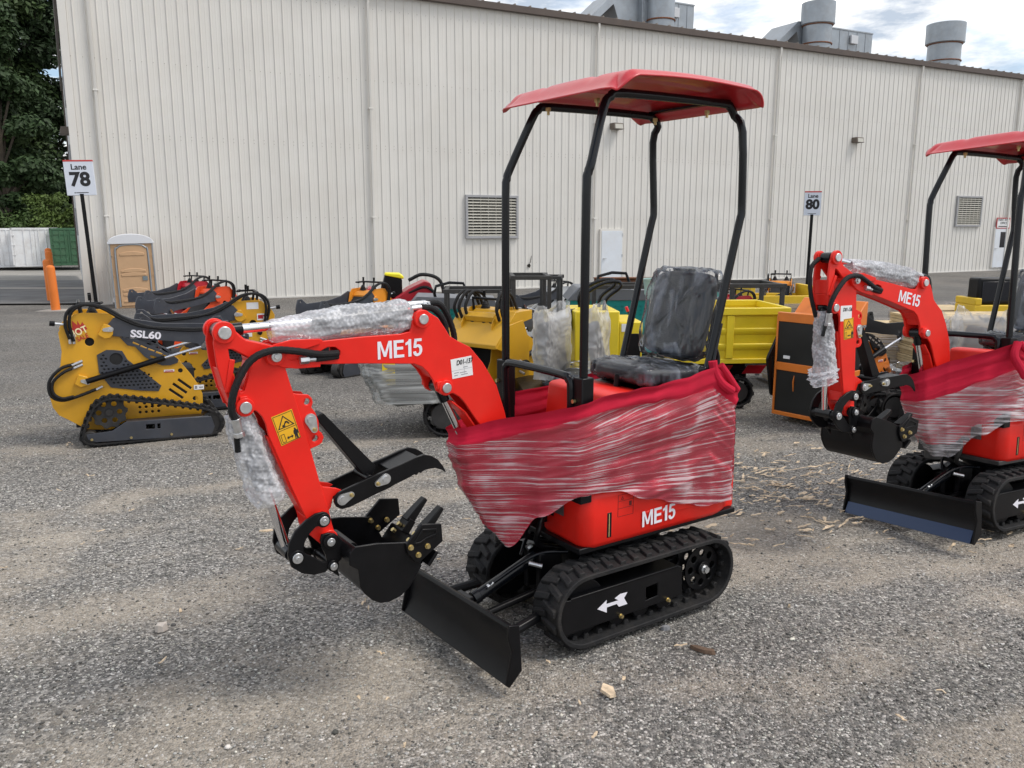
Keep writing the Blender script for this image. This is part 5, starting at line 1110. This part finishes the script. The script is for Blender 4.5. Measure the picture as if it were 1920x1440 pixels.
        # tracks
        TP=[(-.43,.395),(-.37,.425),(-.308,.43),(-.1,.395),(.20,.335),(.423,.285),(.52,.24),(.572,.16),(.571,.089),(.53,.02),(.46,-.0),(.0,-.003),(-.46,-.002),(-.54,.012),(-.585,.06),(-.575,.13),(-.53,.25),(-.475,.36)]
        track(o,TP[::-1],min(s*.225,s*.385),max(s*.225,s*.385),n=44 if detail else 26,lug=.02,th=.014)
        m=M(); y=s*.372; m.prism([(-.529,.116),(-.332,.13),(-.224,.199),(.462,.192),(.49,.098),(.462,.03),(.439,.022),(-.46,.044),(-.518,.071)],y-.005,y+.005,[[(-.07,.165),(.0,.163),(.0,.12),(-.07,.122)],[(.02,.163),(.045,.162),(.045,.118),(.02,.119)]])
        m.box(-.22,.44,min(y,y-.12*s),max(y,y-.12*s),.185,.198)
        tf=ob('track_frame',m,arm,o,bev=.003)
        m=M(); 
        for bx,bz in((-.49,.07),(-.19,.06),(.13,.06)): m.cyl((bx,s*.377,bz),(bx,s*.384,bz),.011,8)
        ob('bolt',m,brass,tf)
        m=M(); tooth=[]; 
        for i in range(40): r=.145 if (i%4)<2 else .128; a=2*PI*i/40; tooth.append((-.345+r*math.cos(a),.281+r*math.sin(a)))
        m.prism(tooth,s*.31-.006,s*.31+.006,[circ((-.345+.08*math.cos(a),.281+.08*math.sin(a)),.022,10) for a in [2*PI*k/6 for k in range(6)]]); m.cyl((-.345,s*.24,.281),(-.345,s*.33,.281),.03,16); ob('sprocket',m,dsteel,o,bev=.002)
        m=M(); m.cyl((.475,s*.25,.125),(.475,s*.36,.125),.105,28); m.cyl((-.505,s*.25,.075),(-.505,s*.36,.075),.06,24)
        for rx in(-.25,-.05,.15,.3): m.cyl((rx,s*.25,.05),(rx,s*.36,.05),.04,18)
        ob('roller',m,dsteel,o,bev=.004)
    # body core
    m=M(); m.box(-.60,.36,-.178,.178,.14,.60); m.prism([(-.60,.60),(-.60,.98),(-.30,1.0),(-.05,.74),(.3,.60)],-.16,.16); ob('engine_bay',m,mat('engine dark',(.012,.012,.013),.8,0,.3,20),o)
    m=M(); m.prism([(-.64,1.03),(-.60,1.065),(-.34,1.07),(-.30,1.02),(-.30,.99),(-.62,.98)],-.178,.178); dk=ob('control_deck',m,body,o,bev=.004)
    if rear=='panel':
        m=M(); m.box(-.765,-.74,-.39,.39,.60,1.0); m.box(-.76,-.735,-.39,.39,.10,.52); m.box(-.74,-.60,-.39,-.385,.1,1.0)
        rp=ob('rear_panel',m,mat('black rear panel',(.012,.013,.013),.35,0,.1,5),o,bev=.008)
        m=M(); m.box(-.775,-.73,-.40,.40,1.0,1.09); m.box(-.77,-.6,-.40,.40,.52,.60); m.box(-.775,-.73,-.405,.405,.07,.11); m.box(-.775,-.755,.385,.405,.1,1.05); m.box(-.775,-.755,-.405,-.385,.1,1.05); m.box(-.75,.30,-.37,-.19,.36,.42) if False else None
        ob('rear_frame',m,body,o,bev=.005)
        m=M(); m.box(-.772,-.766,.24,.31,.64,.67); ob('sticker',m,paper,rp)
        m=M(); m.prism([(-.73,1.08),(-.60,1.08),(-.45,1.22),(-.42,1.22),(-.42,1.0),(-.73,1.0)],-.33,.33); cpn=ob('control_panel',m,body,o,bev=.006)
        m=M(); 
        T_=frame((-.60,0,1.155),(0,1,0),(.73,0,.68)); m.T=T_
        for gx in(-.03,-.14,.12): m.cyl((gx,0,0),(gx,0,.012),.036 if gx<.1 else .016,20)
        m.T=Matrix.Identity(4); ob('gauge',m,glassd,cpn,bev=.002)
        m=M(); m.prism(hull([(-.60,.90,.06),(-.72,.30,.06),(-.80,.62,.06)]),.42,.445,[hull([(-.79,.63,.016),(-.745,.42,.016)])]); ob('quick_attach_plate',m,black,o,bev=.004)
    if rear=='open':
        m=M(); m.prism([(-.80,.76),(-.80,.80),(-.62,.97),(-.50,1.085),(-.25,1.085),(-.25,1.0),(-.56,.95)],-.34,.34); cpn=ob('control_panel',m,body,o,bev=.006)
        T_=frame((-.60,0,.998),(0,1,0),(.72,0,.69)); m=M(T_)
        for gx in(-.04,-.13,.10): m.cyl((gx,0,0),(gx,0,.012),.034,20)
        ob('gauge',m,glassd,cpn,bev=.002)
        for s in(-1,1):
            m=M(); m.prism([(-.80,.77),(-.60,.97),(-.40,1.0),(-.3,.80),(-.3,.2),(-.62,.2),(-.56,.5),(-.66,.72)],s*.34-.005,s*.34+.005); sd=ob('side_shield',m,body,o,bev=.004)
        m=M(); m.tube([(-.5,-.36,.6),(-.42,-.40,.62),(-.3,-.36,.56)],.012,8)
        for q_ in(-.28,-.22,.16,.24,.30): m.tube([(-.60,q_,1.0),(-.64,q_,1.12),(-.55,q_*.9,1.25),(-.42,q_*.8,1.22),(-.32,q_*.8,1.06)],.015,8,6,ridge=.08)
        ob('hydraulic_hose',m,hoseb,o)
        m=M(); 
        for k in range(3): m.cyl((-.45,-.345,.62-.05*k),(-.45,-.40,.60-.05*k),.013,10)
        ob('hose_fitting',m,zinc,o)
    # controls: two levers with rubber boots, a handle bar
    m=M(); hb=1.22 if rear=='panel' else 1.08
    for y in(-.10,.10):
        pr=[(.055,0)];
        for k in range(5): pr+=[(.052-.007*k,.004+.014*k),(.041-.006*k,.011+.014*k)]
        m.lathe(pr+[(.01,.075)],(-.42,y,hb),n=16)
    ob('boot',m,hoseb,o,ang=60)
    m=M()
    for y in(-.10,.10): m.cyl((-.42,y,hb+.05),(-.43,y,hb+.17),.006,8); m.cyl((-.43,y,hb+.13),(-.432,y,hb+.18),.014,10)
    ob('control_lever',m,black,o)
    m=M(); m.tube([(-.50,-.17,hb-.02),(-.52,-.17,hb+.11),(-.52,.17,hb+.11),(-.50,.17,hb-.02)],.014,8,1); m.tube([(-.52,-.17,hb+.11),(-.36,-.17,hb+.11),(-.34,-.1,hb+.11)],.012,8,1); ob('hand_bar',m,black,o)
    if hoses:
        s=N
        m=M()
        for k in range(2): 
            d=.03*k
            m.tube([(-.60+d,s*.20,.90-.02*k),(-.625+d,s*.215,1.02),(-.60+d,s*.22,1.13),(-.50+d,s*.22,1.185),(-.36+d,s*.22,1.16),(-.20+d,s*.225,1.06),(-.04+d,s*.225,.99),(.2,s*.225,.965-.012*k),(.45,s*.22,.955-.012*k),(.58,s*.2,.985)],.013,8,6,ridge=.06)
        m.tube([(-.57,s*.20,.69),(-.68,s*.22,.66),(-.77,s*.22,.56),(-.77,s*.22,.44),(-.69,s*.22,.39),(-.56,s*.22,.42),(-.43,s*.23,.47)],.013,8,6,ridge=.06)
        m.tube([(-.57,s*.20,.66),(-.66,s*.23,.63),(-.745,s*.23,.55),(-.75,s*.23,.46),(-.69,s*.235,.41),(-.6,s*.235,.42)],.012,8,6,ridge=.06)
        ob('hydraulic_hose',m,hoseb,o)
        m=M()
        for x in(-.60,-.57): m.cyl((x,s*.20,.94),(x,s*.20,.86),.012,10)
        for z in(.69,.66): m.cyl((-.60,s*.21,z-.01),(-.52,s*.19,z+.02),.012,10)
        m.cyl((-.43,s*.23,.465),(-.38,s*.225,.49),.011,10)
        m.cyl((-.70,s*.19,1.03),(-.62,s*.19,1.02),.010,10)
        ob('hose_fitting',m,zinc,o)
        m=M(); m.cyl((-.74,s*.19,1.035),(-.70,s*.19,1.03),.022,12); ob('knob',m,black,o,bev=.004)
    if hot:
        s=N; T_=frame((-.53,s*.1905,.945),(1 if s<0 else -1,0,.42),(-.42,0,1)); m=M(T_@Matrix.Translation((0,.055,0)))
        m.prism([(-.075,-.05),(-.07,-.01),(-.055,-.025),(-.04,.03),(-.025,.0),(-.0,.06),(.02,.01),(.035,.045),(.04,.0),(.065,.02),(.075,-.05)],0,.0006,ax='z'); fl=ob('flame_decal',m,mat('flame red',(.45,.03,.02),.5),o)
        text('hot_lettering','HOT',.078,T_@Matrix.Translation((0,.01,.0012)),mat('pale yellow decal',(.85,.75,.45),.5),fl,bold=.002,sx=.85,ext=.0004)
        text('sale_lettering','SALE',.050,T_@Matrix.Translation((.01,-.045,.0012)),mat('flame red',(.45,.03,.02),.5),fl,bold=.001,sx=.9,ext=.0004)
    return o
def at(px,y,dz=0): x=(px-960)/1588*y; return Vector((x,y,gz(x,y)+dz))
loader('yellow compact loader lettered SSL60 with a red flame decal, left of the red excavator boom',(-3.075+.38*-.456,6.966+.38*.89,-.13),R(27.1),ydk,letter='SSL60',hot=True,tilt=1.2)
loader('yellow compact loader half hidden behind the SSL60 one, white labels on its rear',at(374,8.75),R(203),ydk,near=1,stick=1)
loader('orange red compact loader, third in the left row, black hoses arched over its rounded side',at(345,11.9),R(236),orr,near=1,detail=0,vent=False,stick=0)
loader('dark red compact loader at the back of the left row, next to the tan toilet',at(315,14.2),R(238),crim,near=1,detail=0,vent=False)
loader('orange compact loader on a yellow track base, behind the bubble wrapped boom cylinder',at(645,11.2),R(236),mat('warm orange paint',(.74,.27,.02),.42,0,.06,6),near=1,detail=0,vent=False)
loader('ochre compact loader with open rear and round gauges, behind the left canopy post',at(975,8.3),R(52),ochre,near=-1,rear='open',hoses=False,vent=False,detail=0)
loader('orange compact loader with two black rear panels, behind the second red excavator',at(1622,8.05),R(38),orange,arm=black,near=-1,rear='panel',hoses=False,detail=1,scale=.97)
# ---------------- tracked dumper with a yellow skip
def simple_track(o,x0,x1,r,ys,z=0,n=30,name='track'):
    for a,b in ys:
        track(o,hull([(x0+r,z+r,r),(x1-r*1.3,z+r*1.05,r)]),a,b,n=n,lug=.018,th=.014)
        m=M(); ym=(a+b)/2
        for k in range(4): x=x0+r+(x1-x0-2.2*r)*(k+.5)/4; m.cyl((x,a+.02,z+.06),(x,b-.02,z+.06),.04,14)
        m.cyl((x0+r,a+.02,z+r),(x0+r,b-.02,z+r),r*.62,18); m.cyl((x1-r*1.3,a+.02,z+r*1.05),(x1-r*1.3,b-.02,z+r*1.05),r*.62,18); m.box(x0+r,x1-r*1.3,a+.03,b-.03,z+.10,z+r*1.5); ob('roller',m,dsteel,o,bev=.003)
def dumper():
    g=at(1235,8.85); rz=R(4)
    o=thing('tracked_dumper','yellow tracked dumper with ribbed open skip behind the bagged black seat','dumper',g,rz)
    simple_track(o,-.35,1.02,.17,((-.42,-.24),(.24,.42)))
    # skip
    x0,x1,y0,y1,z0,z1=.10,1.27,-.46,.46,.50,1.06; t=.012
    m=M(); m.prism([(x0,z0),(x1-.20,z0),(x1,z1-.34),(x1,z1),(x0-.05,z1)],y0,y0+t); m.prism([(x0,z0),(x1-.20,z0),(x1,z1-.34),(x1,z1),(x0-.05,z1)],y1-t,y1)
    m.box(x0,x1-.2,y0+t,y1-t,z0,z0+t); m.add([(x0-.05,y0+t,z1-.01),(x0,y0+t,z0),(x0,y1-t,z0),(x0-.05,y1-t,z1-.01)],[(0,1,2,3)])
    m.prism([(x1-.20,z0),(x1,z1-.34),(x1,z1-.06),(x1-.012,z1-.06),(x1-.012,z1-.335),(x1-.21,z0+.01)],y0+t,y1-t)
    sk=ob('skip',m,ybr,o,bev=.004)
    m=M()
    for x in(.16,.62,1.14): m.box(x,x+.075,y0-.028,y0-.001,z0+.05,z1-.07)
    for a,b in((.235,.62),(.695,1.14)):
        for z in(.66,.82): m.prism([(y0-.018,z),(y0-.003,z-.03),(y0-.003,z+.045),(y0-.016,z+.035)],a,b,ax='x')
    m.box(x0-.06,x1+.005,y0-.035,y0+.02,z1-.065,z1+.006); m.box(x0-.05,x1,y1-.02,y1+.03,z1-.06,z1+.006); m.box(x0-.01,x1-.18,y0-.022,y0-.001,z0-.005,z0+.045); m.box(x1-.02,x1+.02,y0+.02,y1-.02,z1-.065,z1+.004)
    ob('skip_ribs',m,ybr,sk,bev=.005)
    m=M(); m.box(-.5,.95,-.20,.20,.26,.42); m.box(.1,.9,-.3,.3,.40,.48); ob('chassis',m,black,o,bev=.01)
    m=M(); 
    for x in(.12,.5,.86): m.prism([(x,.36),(x+.2,.36),(x+.26,.45),(x+.06,.45)],-.315,-.305)
    ob('red_stripes',m,crim,o)
    m=M(); m.box(-.92,-.46,-.36,.36,.34,1.03); m.box(-.46,-.22,-.36,.36,.40,.92); eb=ob('engine_box',m,ybr,o,bev=.012)
    m=M(); m.box(-.40,-.24,-.372,-.36,.46,.80); ob('side_opening',m,black,eb,bev=.004)
    m=M(); m.box(-.44,-.38,-.368,-.361,.82,.90); m.box(-.60,-.50,-.368,-.361,.45,.56); ob('sticker',m,paper,eb)
    m=M()
    for y in(-.22,.10): m.tube([(-.80,y,1.0),(-.80,y,1.18),(-.62,y,1.30),(-.46,y,1.32),(-.44,y,1.26),(-.58,y,1.14),(-.6,y,1.0)],.020,10,4)
    ob('handlebar',m,tubeb,o)
    m=M(); m.cyl((-.30,-.30,.86),(-.37,-.30,1.03),.007,8); lv=ob('control_lever',m,black,o); m=M(); m.cyl((-.365,-.30,1.02),(-.385,-.30,1.07),.016,12); ob('knob',m,knobr,lv,bev=.004)
dumper()
# ---------------- wrapped loader with a bagged seat
def bag(par,c,w,d,h,seed,mt,T=None,name='plastic_bag',n=60):
    def fn(u,v):
        a=2*PI*u; ca,sa=math.cos(a),math.sin(a); f=lambda q,p: math.copysign(abs(q)**p,q)
        k=1+.10*fbm(ca*1.5+seed,sa*1.5,v*4,3)+.05*fbm(ca*5+seed,sa*5,v*9,3); top=1-sst(.86,1,v)*.25
        x=c[0]+f(ca,.55)*d*k*top; y=c[1]+f(sa,.55)*w*k*(1+.12*v); z=c[2]+h*v+(.05*h*fbm(ca*2+seed,sa*2,1,2)+.10*h*abs(sa)**3)*sst(.7,1,v)
        return (x,y,z)
    m=M(T); m.grid(fn,n*2,n,cu=True); return ob(name,m,mt,par,ang=180)
def bagged_seat_parts(o,x,y,z,seed,rz=0,mt=bagw,s=1.0):
    T=Matrix.Translation((x,y,z))@Matrix.Rotation(rz,4,'Z')@Matrix.Scale(s,4)
    m=M(T); m.box(-.04,.05,-.20,.20,.05,.50,rot=Matrix.Rotation(R(-12),3,'Y')); m.box(.0,.42,-.20,.20,-.04,.05); st=ob('seat',m,seatm,o,bev=.035,seg=4)
    bag(st,(.0,0,.0),.27,.11,.60,seed,mt,T); bag(st,(.22,0,-.07),.25,.28,.16,seed+3,bagm,T)
def wrapped():
    g=at(905,7.55); rz=R(186)
    o=thing('wrapped_dumper','tracked dumper, front wrapped in grey film, two seats in milky bags behind the canopy post','dumper',g,rz)
    simple_track(o,-.55,.62,.19,((-.40,-.22),(.22,.40)))
    m=M(); m.box(-.55,.5,-.22,.22,.18,.34); m.box(-.2,.35,-.3,.3,.3,.40); ob('chassis',m,dsteel,o,bev=.01)
    m=M(); m.prism([(.30,.34),(.78,.30),(.92,.36),(.94,.44),(1.06,.78),(.86,.74),(.30,.78)],-.42,.42); sk=ob('skip',m,mat('grey primer',(.14,.145,.14),.5,0,.1,4),o,bev=.02)
    m=M(); m.box(.79,.90,.44,.458,.50,.785); ob('yellow_edge',m,ybr,sk,bev=.003)
    def fn(u,v):
        a=2*PI*u; ca,sa=math.cos(a),math.sin(a); f=lambda q,p: math.copysign(abs(q)**p,q); z=.33+.44*v
        x=.66+f(ca,.3)*(.33+.13*v)+.03*v; y=f(sa,.3)*.455; r=.008*fbm(a*2,v*11,3,4)+.03*fbm(a*2.5,v*3,1,3)
        return (x+ca*r,y+sa*r,z-.04*(ca>0)*(1-v)*0)
    m=M(); m.grid(fn,160,50,cu=True); ob('stretch_film',m,greyf,sk,ang=80,uvgrid=(160,50))
    bagged_seat_parts(o,-.62,.12,.50,2,R(150)); bagged_seat_parts(o,-.98,.30,.50,6,R(160))
    m=M(); m.box(-1.15,-.30,-.25,.50,.28,.44); ob('seat_deck',m,black,o,bev=.01)
wrapped()
# ---------------- machines and seats behind the second excavator
def bagged_machine(label,px,y,rz,seed,s=1.0,dz=.45):
    g=at(px,y); o=thing('bagged_seat_machine',label,'machine',g,rz,group='machines with bagged seats')
    bagged_seat_parts(o,0,0,dz,seed,0,bagw,s)
    m=M(); m.box(-.10,.5,-.28,.28,.22,dz-.04); ob('deck',m,black,o,bev=.01)
    simple_track(o,-.35,.85,.16,((-.38,-.22),(.22,.38)),n=22)
bagged_machine('low tracked machine, narrower milky bagged seat, just right of the ME15 boom',1792,7.9,R(170),11,.95,.42)
bagged_machine('low tracked machine, wider milky bagged seat, left of the black canopy post',1862,7.5,R(190),17,1.08,.40)
# ---------------- red mower loader with a yellow cap
def redmower():
    g=at(740,13.3); o=thing('crimson_mower','crimson wheeled machine with black hopper and yellow cap before the wall','machine',g,R(190)); o.scale=(.9,.9,.9)
    m=M(); m.prism([(.75,.30),(1.0,.78),(.78,1.02),(.45,1.20),(.32,.98),(.05,1.0),(-.20,1.17),(-.48,1.30),(-.58,1.27),(-.72,.9),(-.74,.3)],-.32,.32); ob('body',m,crim,o,bev=.02)
    m=M(); m.prism([(-.10,1.0),(.30,1.0),(.20,1.40),(-.10,1.33)],-.16,.16); hp=ob('hopper',m,black,o,bev=.02)
    m=M(); m.prism([(-.13,1.33),(.21,1.40),(.19,1.44),(-.06,1.43),(-.13,1.38)],-.17,.17); ob('cap',m,mat('bright yellow plastic',(.82,.72,.02),.4),hp,bev=.02)
    m=M(); m.tube([(-.20,.34,1.32),(-.45,.36,1.42),(-.75,.36,1.30),(-.82,.36,.85),(-.78,.34,.5)],.03,8,6,ridge=.06); m.tube([(-.2,.30,1.1),(-.5,.33,1.2),(-.70,.34,1.0),(-.72,.34,.6)],.025,8,6); ob('hydraulic_hose',m,hoseb,o)
    m=M(); m.tube([(-.70,.2,.95),(-.85,.2,.98),(-1.05,.2,1.10),(-1.75,.2,1.12),(-1.80,.2,1.05),(-1.80,.2,.85)],.02,8,2); m.box(-.95,-.7,.17,.23,.78,1.02); ob('tow_bar',m,black,o,bev=.004)
    m=M(); m.cyl((-1.35,.2,1.1),(-1.2,.2,.98),.03,10); ob('grip',m,hoseb,o)
    m=M(); m.tube([(.05,.34,.85),(.20,.36,.95),(.40,.36,1.0),(.45,.36,.92),(.25,.35,.80),(.0,.34,.62)],.03,8,3); ob('silver_guard',m,galvm,o)
    m=M(); m.prism([(.48,.98),(.58,.98),(.62,1.14),(.50,1.18),(.46,1.12)],-.1,.22); ob('lamp_box',m,black,o,bev=.01)
    m=M(); m.cyl((-.50,.325,1.0),(-.50,.34,1.0),.05,14); ob('pivot_pin',m,zinc,o)
    simple_track(o,-.6,.7,.18,((-.42,-.24),(.24,.42)),n=22)
redmower()
# ---------------- teal machines
def teal_machine(label,px,y,rz,w,h=.72):
    g=at(px,y); o=thing('teal_machine',label,'machine',g,rz,group='teal machines')
    m=M(); hl=[]
    for i in range(int(w/.085)-1):
        for j in range(3): x=-w/2+.085*(i+1); z=h-.09-.055*j; hl.append([(x,z),(x+.03,z),(x+.03,z+.012),(x,z+.012)])
    m.prism([(-w/2,.25),(w/2,.25),(w/2,h),(-w/2,h)],-.36,-.35,hl); bd=ob('side_panel',m,teal,o,bev=.002)
    m=M(); m.box(-w/2+.01,w/2-.01,-.345,.35,.25,h-.01); ob('body',m,teal,o,bev=.01)
    m=M(); m.prism([(-w/2-.05,h),(w/2,h),(w/2-.06,h+.13),(-w/2+.1,h+.18)],-.38,.38); ob('grey_hood',m,mat('grey hood paint',(.16,.17,.19),.4,0,.05,5),o,bev=.015)
    m=M(); m.tube([(-w*.2,-.3,h+.1),(-w*.2,-.3,h+.32),(w*.1,-.3,h+.36),(w*.14,-.3,h+.1)],.022,8,2); ob('handle',m,tubeb,o)
    simple_track(o,-w/2,w/2,.13,((-.36,-.2),(.2,.36)),n=20)
teal_machine('teal machine with grey hood left of the canopy posts, before the wall',850,12.3,R(4),1.3,.82)
teal_machine('teal machine with slotted side panels under the rusty beam',1152,11.6,R(2),1.25,.98)
# ---------------- steel racks and the rusty beam
def rack(label,px,y,w,d,h,rz,col=dsteel):
    g=at(px,y); o=thing('steel_rack',label,'rack',g,rz,group='dark steel racks'); t=.05
    m=M()
    for x in(-w/2,w/2-t):
        for yy in(-d/2,d/2-t):
            q=M(); q.box(x,x+t,yy,yy+t,0,h); ob('leg',q,col,o,bev=.004)
    for yy in(-d/2,d/2-t): m.box(-w/2-.02,w/2+.02,yy-.003,yy+t+.003,h,h+t)
    for x in(-w/2,w/2-t): m.box(x-.003,x+t+.003,-d/2+t,d/2-t,h+.003,h+t-.003)
    for yy in(-d/2,): m.box(-w/2+t,w/2-t,yy,yy+t,.25,.25+t)
    ob('top_frame',m,col,o,bev=.004)
rack('taller dark steel frame behind the ochre loader levers',993,10.9,.50,.8,1.28,R(3))
rack('lower dark steel frame standing left of the taller one behind the canopy post',895,11.5,.9,.7,1.08,R(2))
rack('single steel frame with one thin leg beside the open gravel gap',1035,12.6,.3,.5,1.22,R(-8))
rack('dark steel frame standing behind the yellow skip',1408,10.4,.66,.8,1.20,R(2))
rack('long dark steel frame under the rusty beam behind the black seat',1215,10.9,1.5,.6,1.16,R(3))
g=at(1178,12.6); o=thing('steel_beam','long rusty steel beam resting level on two rusty posts','beam',g,R(4))
m=M(); m.box(-.5,1.2,-.06,.06,1.10,1.12); m.box(-.5,1.2,-.06,.06,1.22,1.24); m.box(-.5,1.2,-.008,.008,1.12,1.22); ob('beam',m,rust,o,bev=.003)
for x in(.15,1.0): q=M(); q.box(x,x+.10,-.05,.05,0,1.1); ob('post',q,rust,o,bev=.003)
def bucket_thing(px,y,z,label,col):
    g=at(px,y); o=thing('plastic_pail',label,'pail',(g.x,g.y,z)); m=M(); m.lathe([(.11,0),(.15,.22),(.16,.22),(.16,.24),(.14,.24),(.13,.05)],(0,0,0),n=20); ob('pail',m,col,o,ang=50)
# ---------------- crated goods further back
def crate_pile(label,px,y,w,d,h,rz,group='wrapped plywood piles',tone=woodm,film_=True,seed=0,frame_=None):
    g=at(px,y); o=thing('plywood_pile',label,'plywood pile',g,rz,group=group); r_=random.Random(seed); z=.08
    m=M(); 
    for k in range(3): m.box(-w/2+.1+(w-.3)/2*k,-w/2+.2+(w-.3)/2*k,-d/2,d/2,0,.08)
    ob('pallet',m,woodm,o)
    m=M()
    while z<h-.02: t=r_.uniform(.02,.045); j=r_.uniform(-.02,.02); m.box(-w/2+j,w/2+j,-d/2+j,d/2+j,z,z+t-.006); z+=t
    ob('sheets',m,tone,o)
    if film_:
        def fn(u,v):
            a=2*PI*u; ca,sa=math.cos(a),math.sin(a); f=lambda q,p: math.copysign(abs(q)**p,q); return (f(ca,.12)*(w/2+.035+.01*fbm(a,v*9,seed)),f(sa,.12)*(d/2+.035),.04+(h+.0)*v)
        m=M(); m.grid(fn,100,20,cu=True); ob('stretch_film',m,film_ if film_ is not True else wrapg,o,ang=80,uvgrid=(100,20))
    if frame_:
        m=M(); m.box(-w/2,w/2,-d/2,-d/2+.06,h+.02,h+.15); m.box(-w/2,w/2,d/2-.06,d/2,h+.02,h+.12); 
        for x in(-w/2,w/2-.07): m.box(x,x+.07,-d/2-.003,d/2+.003,h+.02,h+.28)
        ob('yellow_frame',m,frame_,o,bev=.006)
    return o
yk=mat('frame yellow',(.72,.47,.02),.45,0,.05,6)
crate_pile('plywood pile with a yellow steel frame on top, behind the yellow skip',1462,13.6,1.15,1.0,.80,R(2),seed=1,frame_=yk)
crate_pile('plywood pile wrapped in white film behind the second boom, near the far post',1768,15.5,1.2,1.0,.62,R(4),seed=2)
crate_pile('low plywood pile under the second red boom',1690,11.5,1.3,1.0,.62,R(3),seed=3)
crate_pile('plywood pile right behind the bagged seats',1835,10.8,1.6,1.0,.80,R(3),seed=4,film_=False)
crate_pile('small plywood pile between the yellow skip and the orange loader',1525,10.2,.9,.9,.72,R(5),seed=5)
crate_pile('plywood pile half hidden behind the film wrapped dumper and teal machine',880,9.6,.8,.9,.60,R(3),seed=6)
loader('navy and orange compact loader raised on the framed plywood pile',at(1468,13.9)+Vector((0,0,.10)),R(250),mat('warm orange paint',(.74,.27,.02)),arm=mat('navy paint',(.012,.016,.03),.4),near=-1,detail=0,vent=False,scale=.95)
loader('crimson compact loader behind the dark steel frame and yellow skip',at(1345,11.9),R(200),crim,near=1,detail=0,vent=False,scale=.9)
loader('crimson compact loader far back, its black levers just above the bagged seat',at(1262,16.5),R(250),crim,near=-1,detail=0,vent=False)
def yb():
    g=at(1868,14.6); o=thing('yellow_power_unit','yellow base with tall black screen, far right before the wall','machine',g,R(3))
    m=M(); m.box(-.42,1.0,-.3,.3,.1,.72); m.box(-.42,-.30,-.3,.3,.72,.84); ob('base',m,yk,o,bev=.015)
    m=M(); m.box(-.34,.36,-.22,.1,.72,1.18); s_=ob('screen',m,black,o,bev=.04,seg=3); m=M(); m.box(-.27,.28,-.232,-.222,.78,1.12); ob('screen_panel',m,glassd,s_,bev=.01)
    m=M(); 
    for x in(.5,.78): m.box(x,x+.06,-.03,.03,.72,.90); m.box(x-.05,x+.16,-.03,.03,.88,.92)
    ob('brackets',m,black,o,bev=.004); m=M(); m.tube([(.3,.2,.8),(.3,.2,1.02),(1.2,.2,1.02),(1.2,.2,.8)],.015,8,1); ob('rail',m,black,o)
yb()
bucket_thing(1233,9.9,.86,'pale green plastic pail on the steel frame behind the black seat',mat('pale green plastic',(.35,.50,.47),.4))
# small loose things near the camera
def slab(name,label,cat,px,py,l,w_,h,mt,rz,seed):
    g=px2g(px,py); r_=random.Random(seed); n=(5 if 'wood' in name else 9); top=[];
    for i in range(n): a=2*PI*i/n; k=r_.uniform(.75,1.1); top.append((math.cos(a)*l/2*k,math.sin(a)*w_/2*k))
    v=[(x,y,-.004) for x,y in top]+[(x*.9,y*.9,h*r_.uniform(.6,1)) for x,y in top]+[(0,0,h)]
    m=M(); m.add(v,[(i,(i+1)%n,n+(i+1)%n,n+i) for i in range(n)]+[(n+i,n+(i+1)%n,2*n) for i in range(n)])
    o=ob(name,m,mt,ang=20); o.location=(g.x,g.y,g.z); o.rotation_euler=(0,0,rz); return tag(o,label,cat)
st_=mat('pale stone',(.50,.45,.40),.85,0,.12,30,.3,60); wc=mat('split wood',(.46,.32,.19)); db=mat('dark bark',(.14,.09,.06),.85,0,.3,30,.4,90)
slab('stone','largest pale angular stone, lying alone on the left foreground gravel','stone',303,1180,.062,.045,.030,st_,.4,1)
slab('wood_piece','light tan wood chip below the near track in the foreground','wood piece',1142,1297,.11,.055,.008,wc,1.9,2)
slab('bark_piece','long dark brown bark strip right of the near track','bark piece',1318,1220,.13,.03,.014,db,-.5,3)
slab('stone','flat grey stone just right of the near track under its rear end','stone',1247,1178,.05,.035,.014,mat('grey stone',(.22,.22,.23),.85,0,.12,30,.3,60),.2,4)
slab('wood_piece','pale wood chip on bare dirt left of the excavator bucket','wood piece',498,995,.09,.03,.006,wc,.3,5)

loader('pale grey compact loader far behind the steel frame, mostly hidden by the bagged seats',at(1010,13.6),R(215),mat('pale grey paint',(.55,.56,.57),.4,0,.05,6),near=1,detail=0,vent=False,scale=.95)
loader('green and black compact loader behind the seat, beside the yellow skip corner',at(1300,14.2),R(205),teal,near=1,detail=0,vent=False,scale=.9)
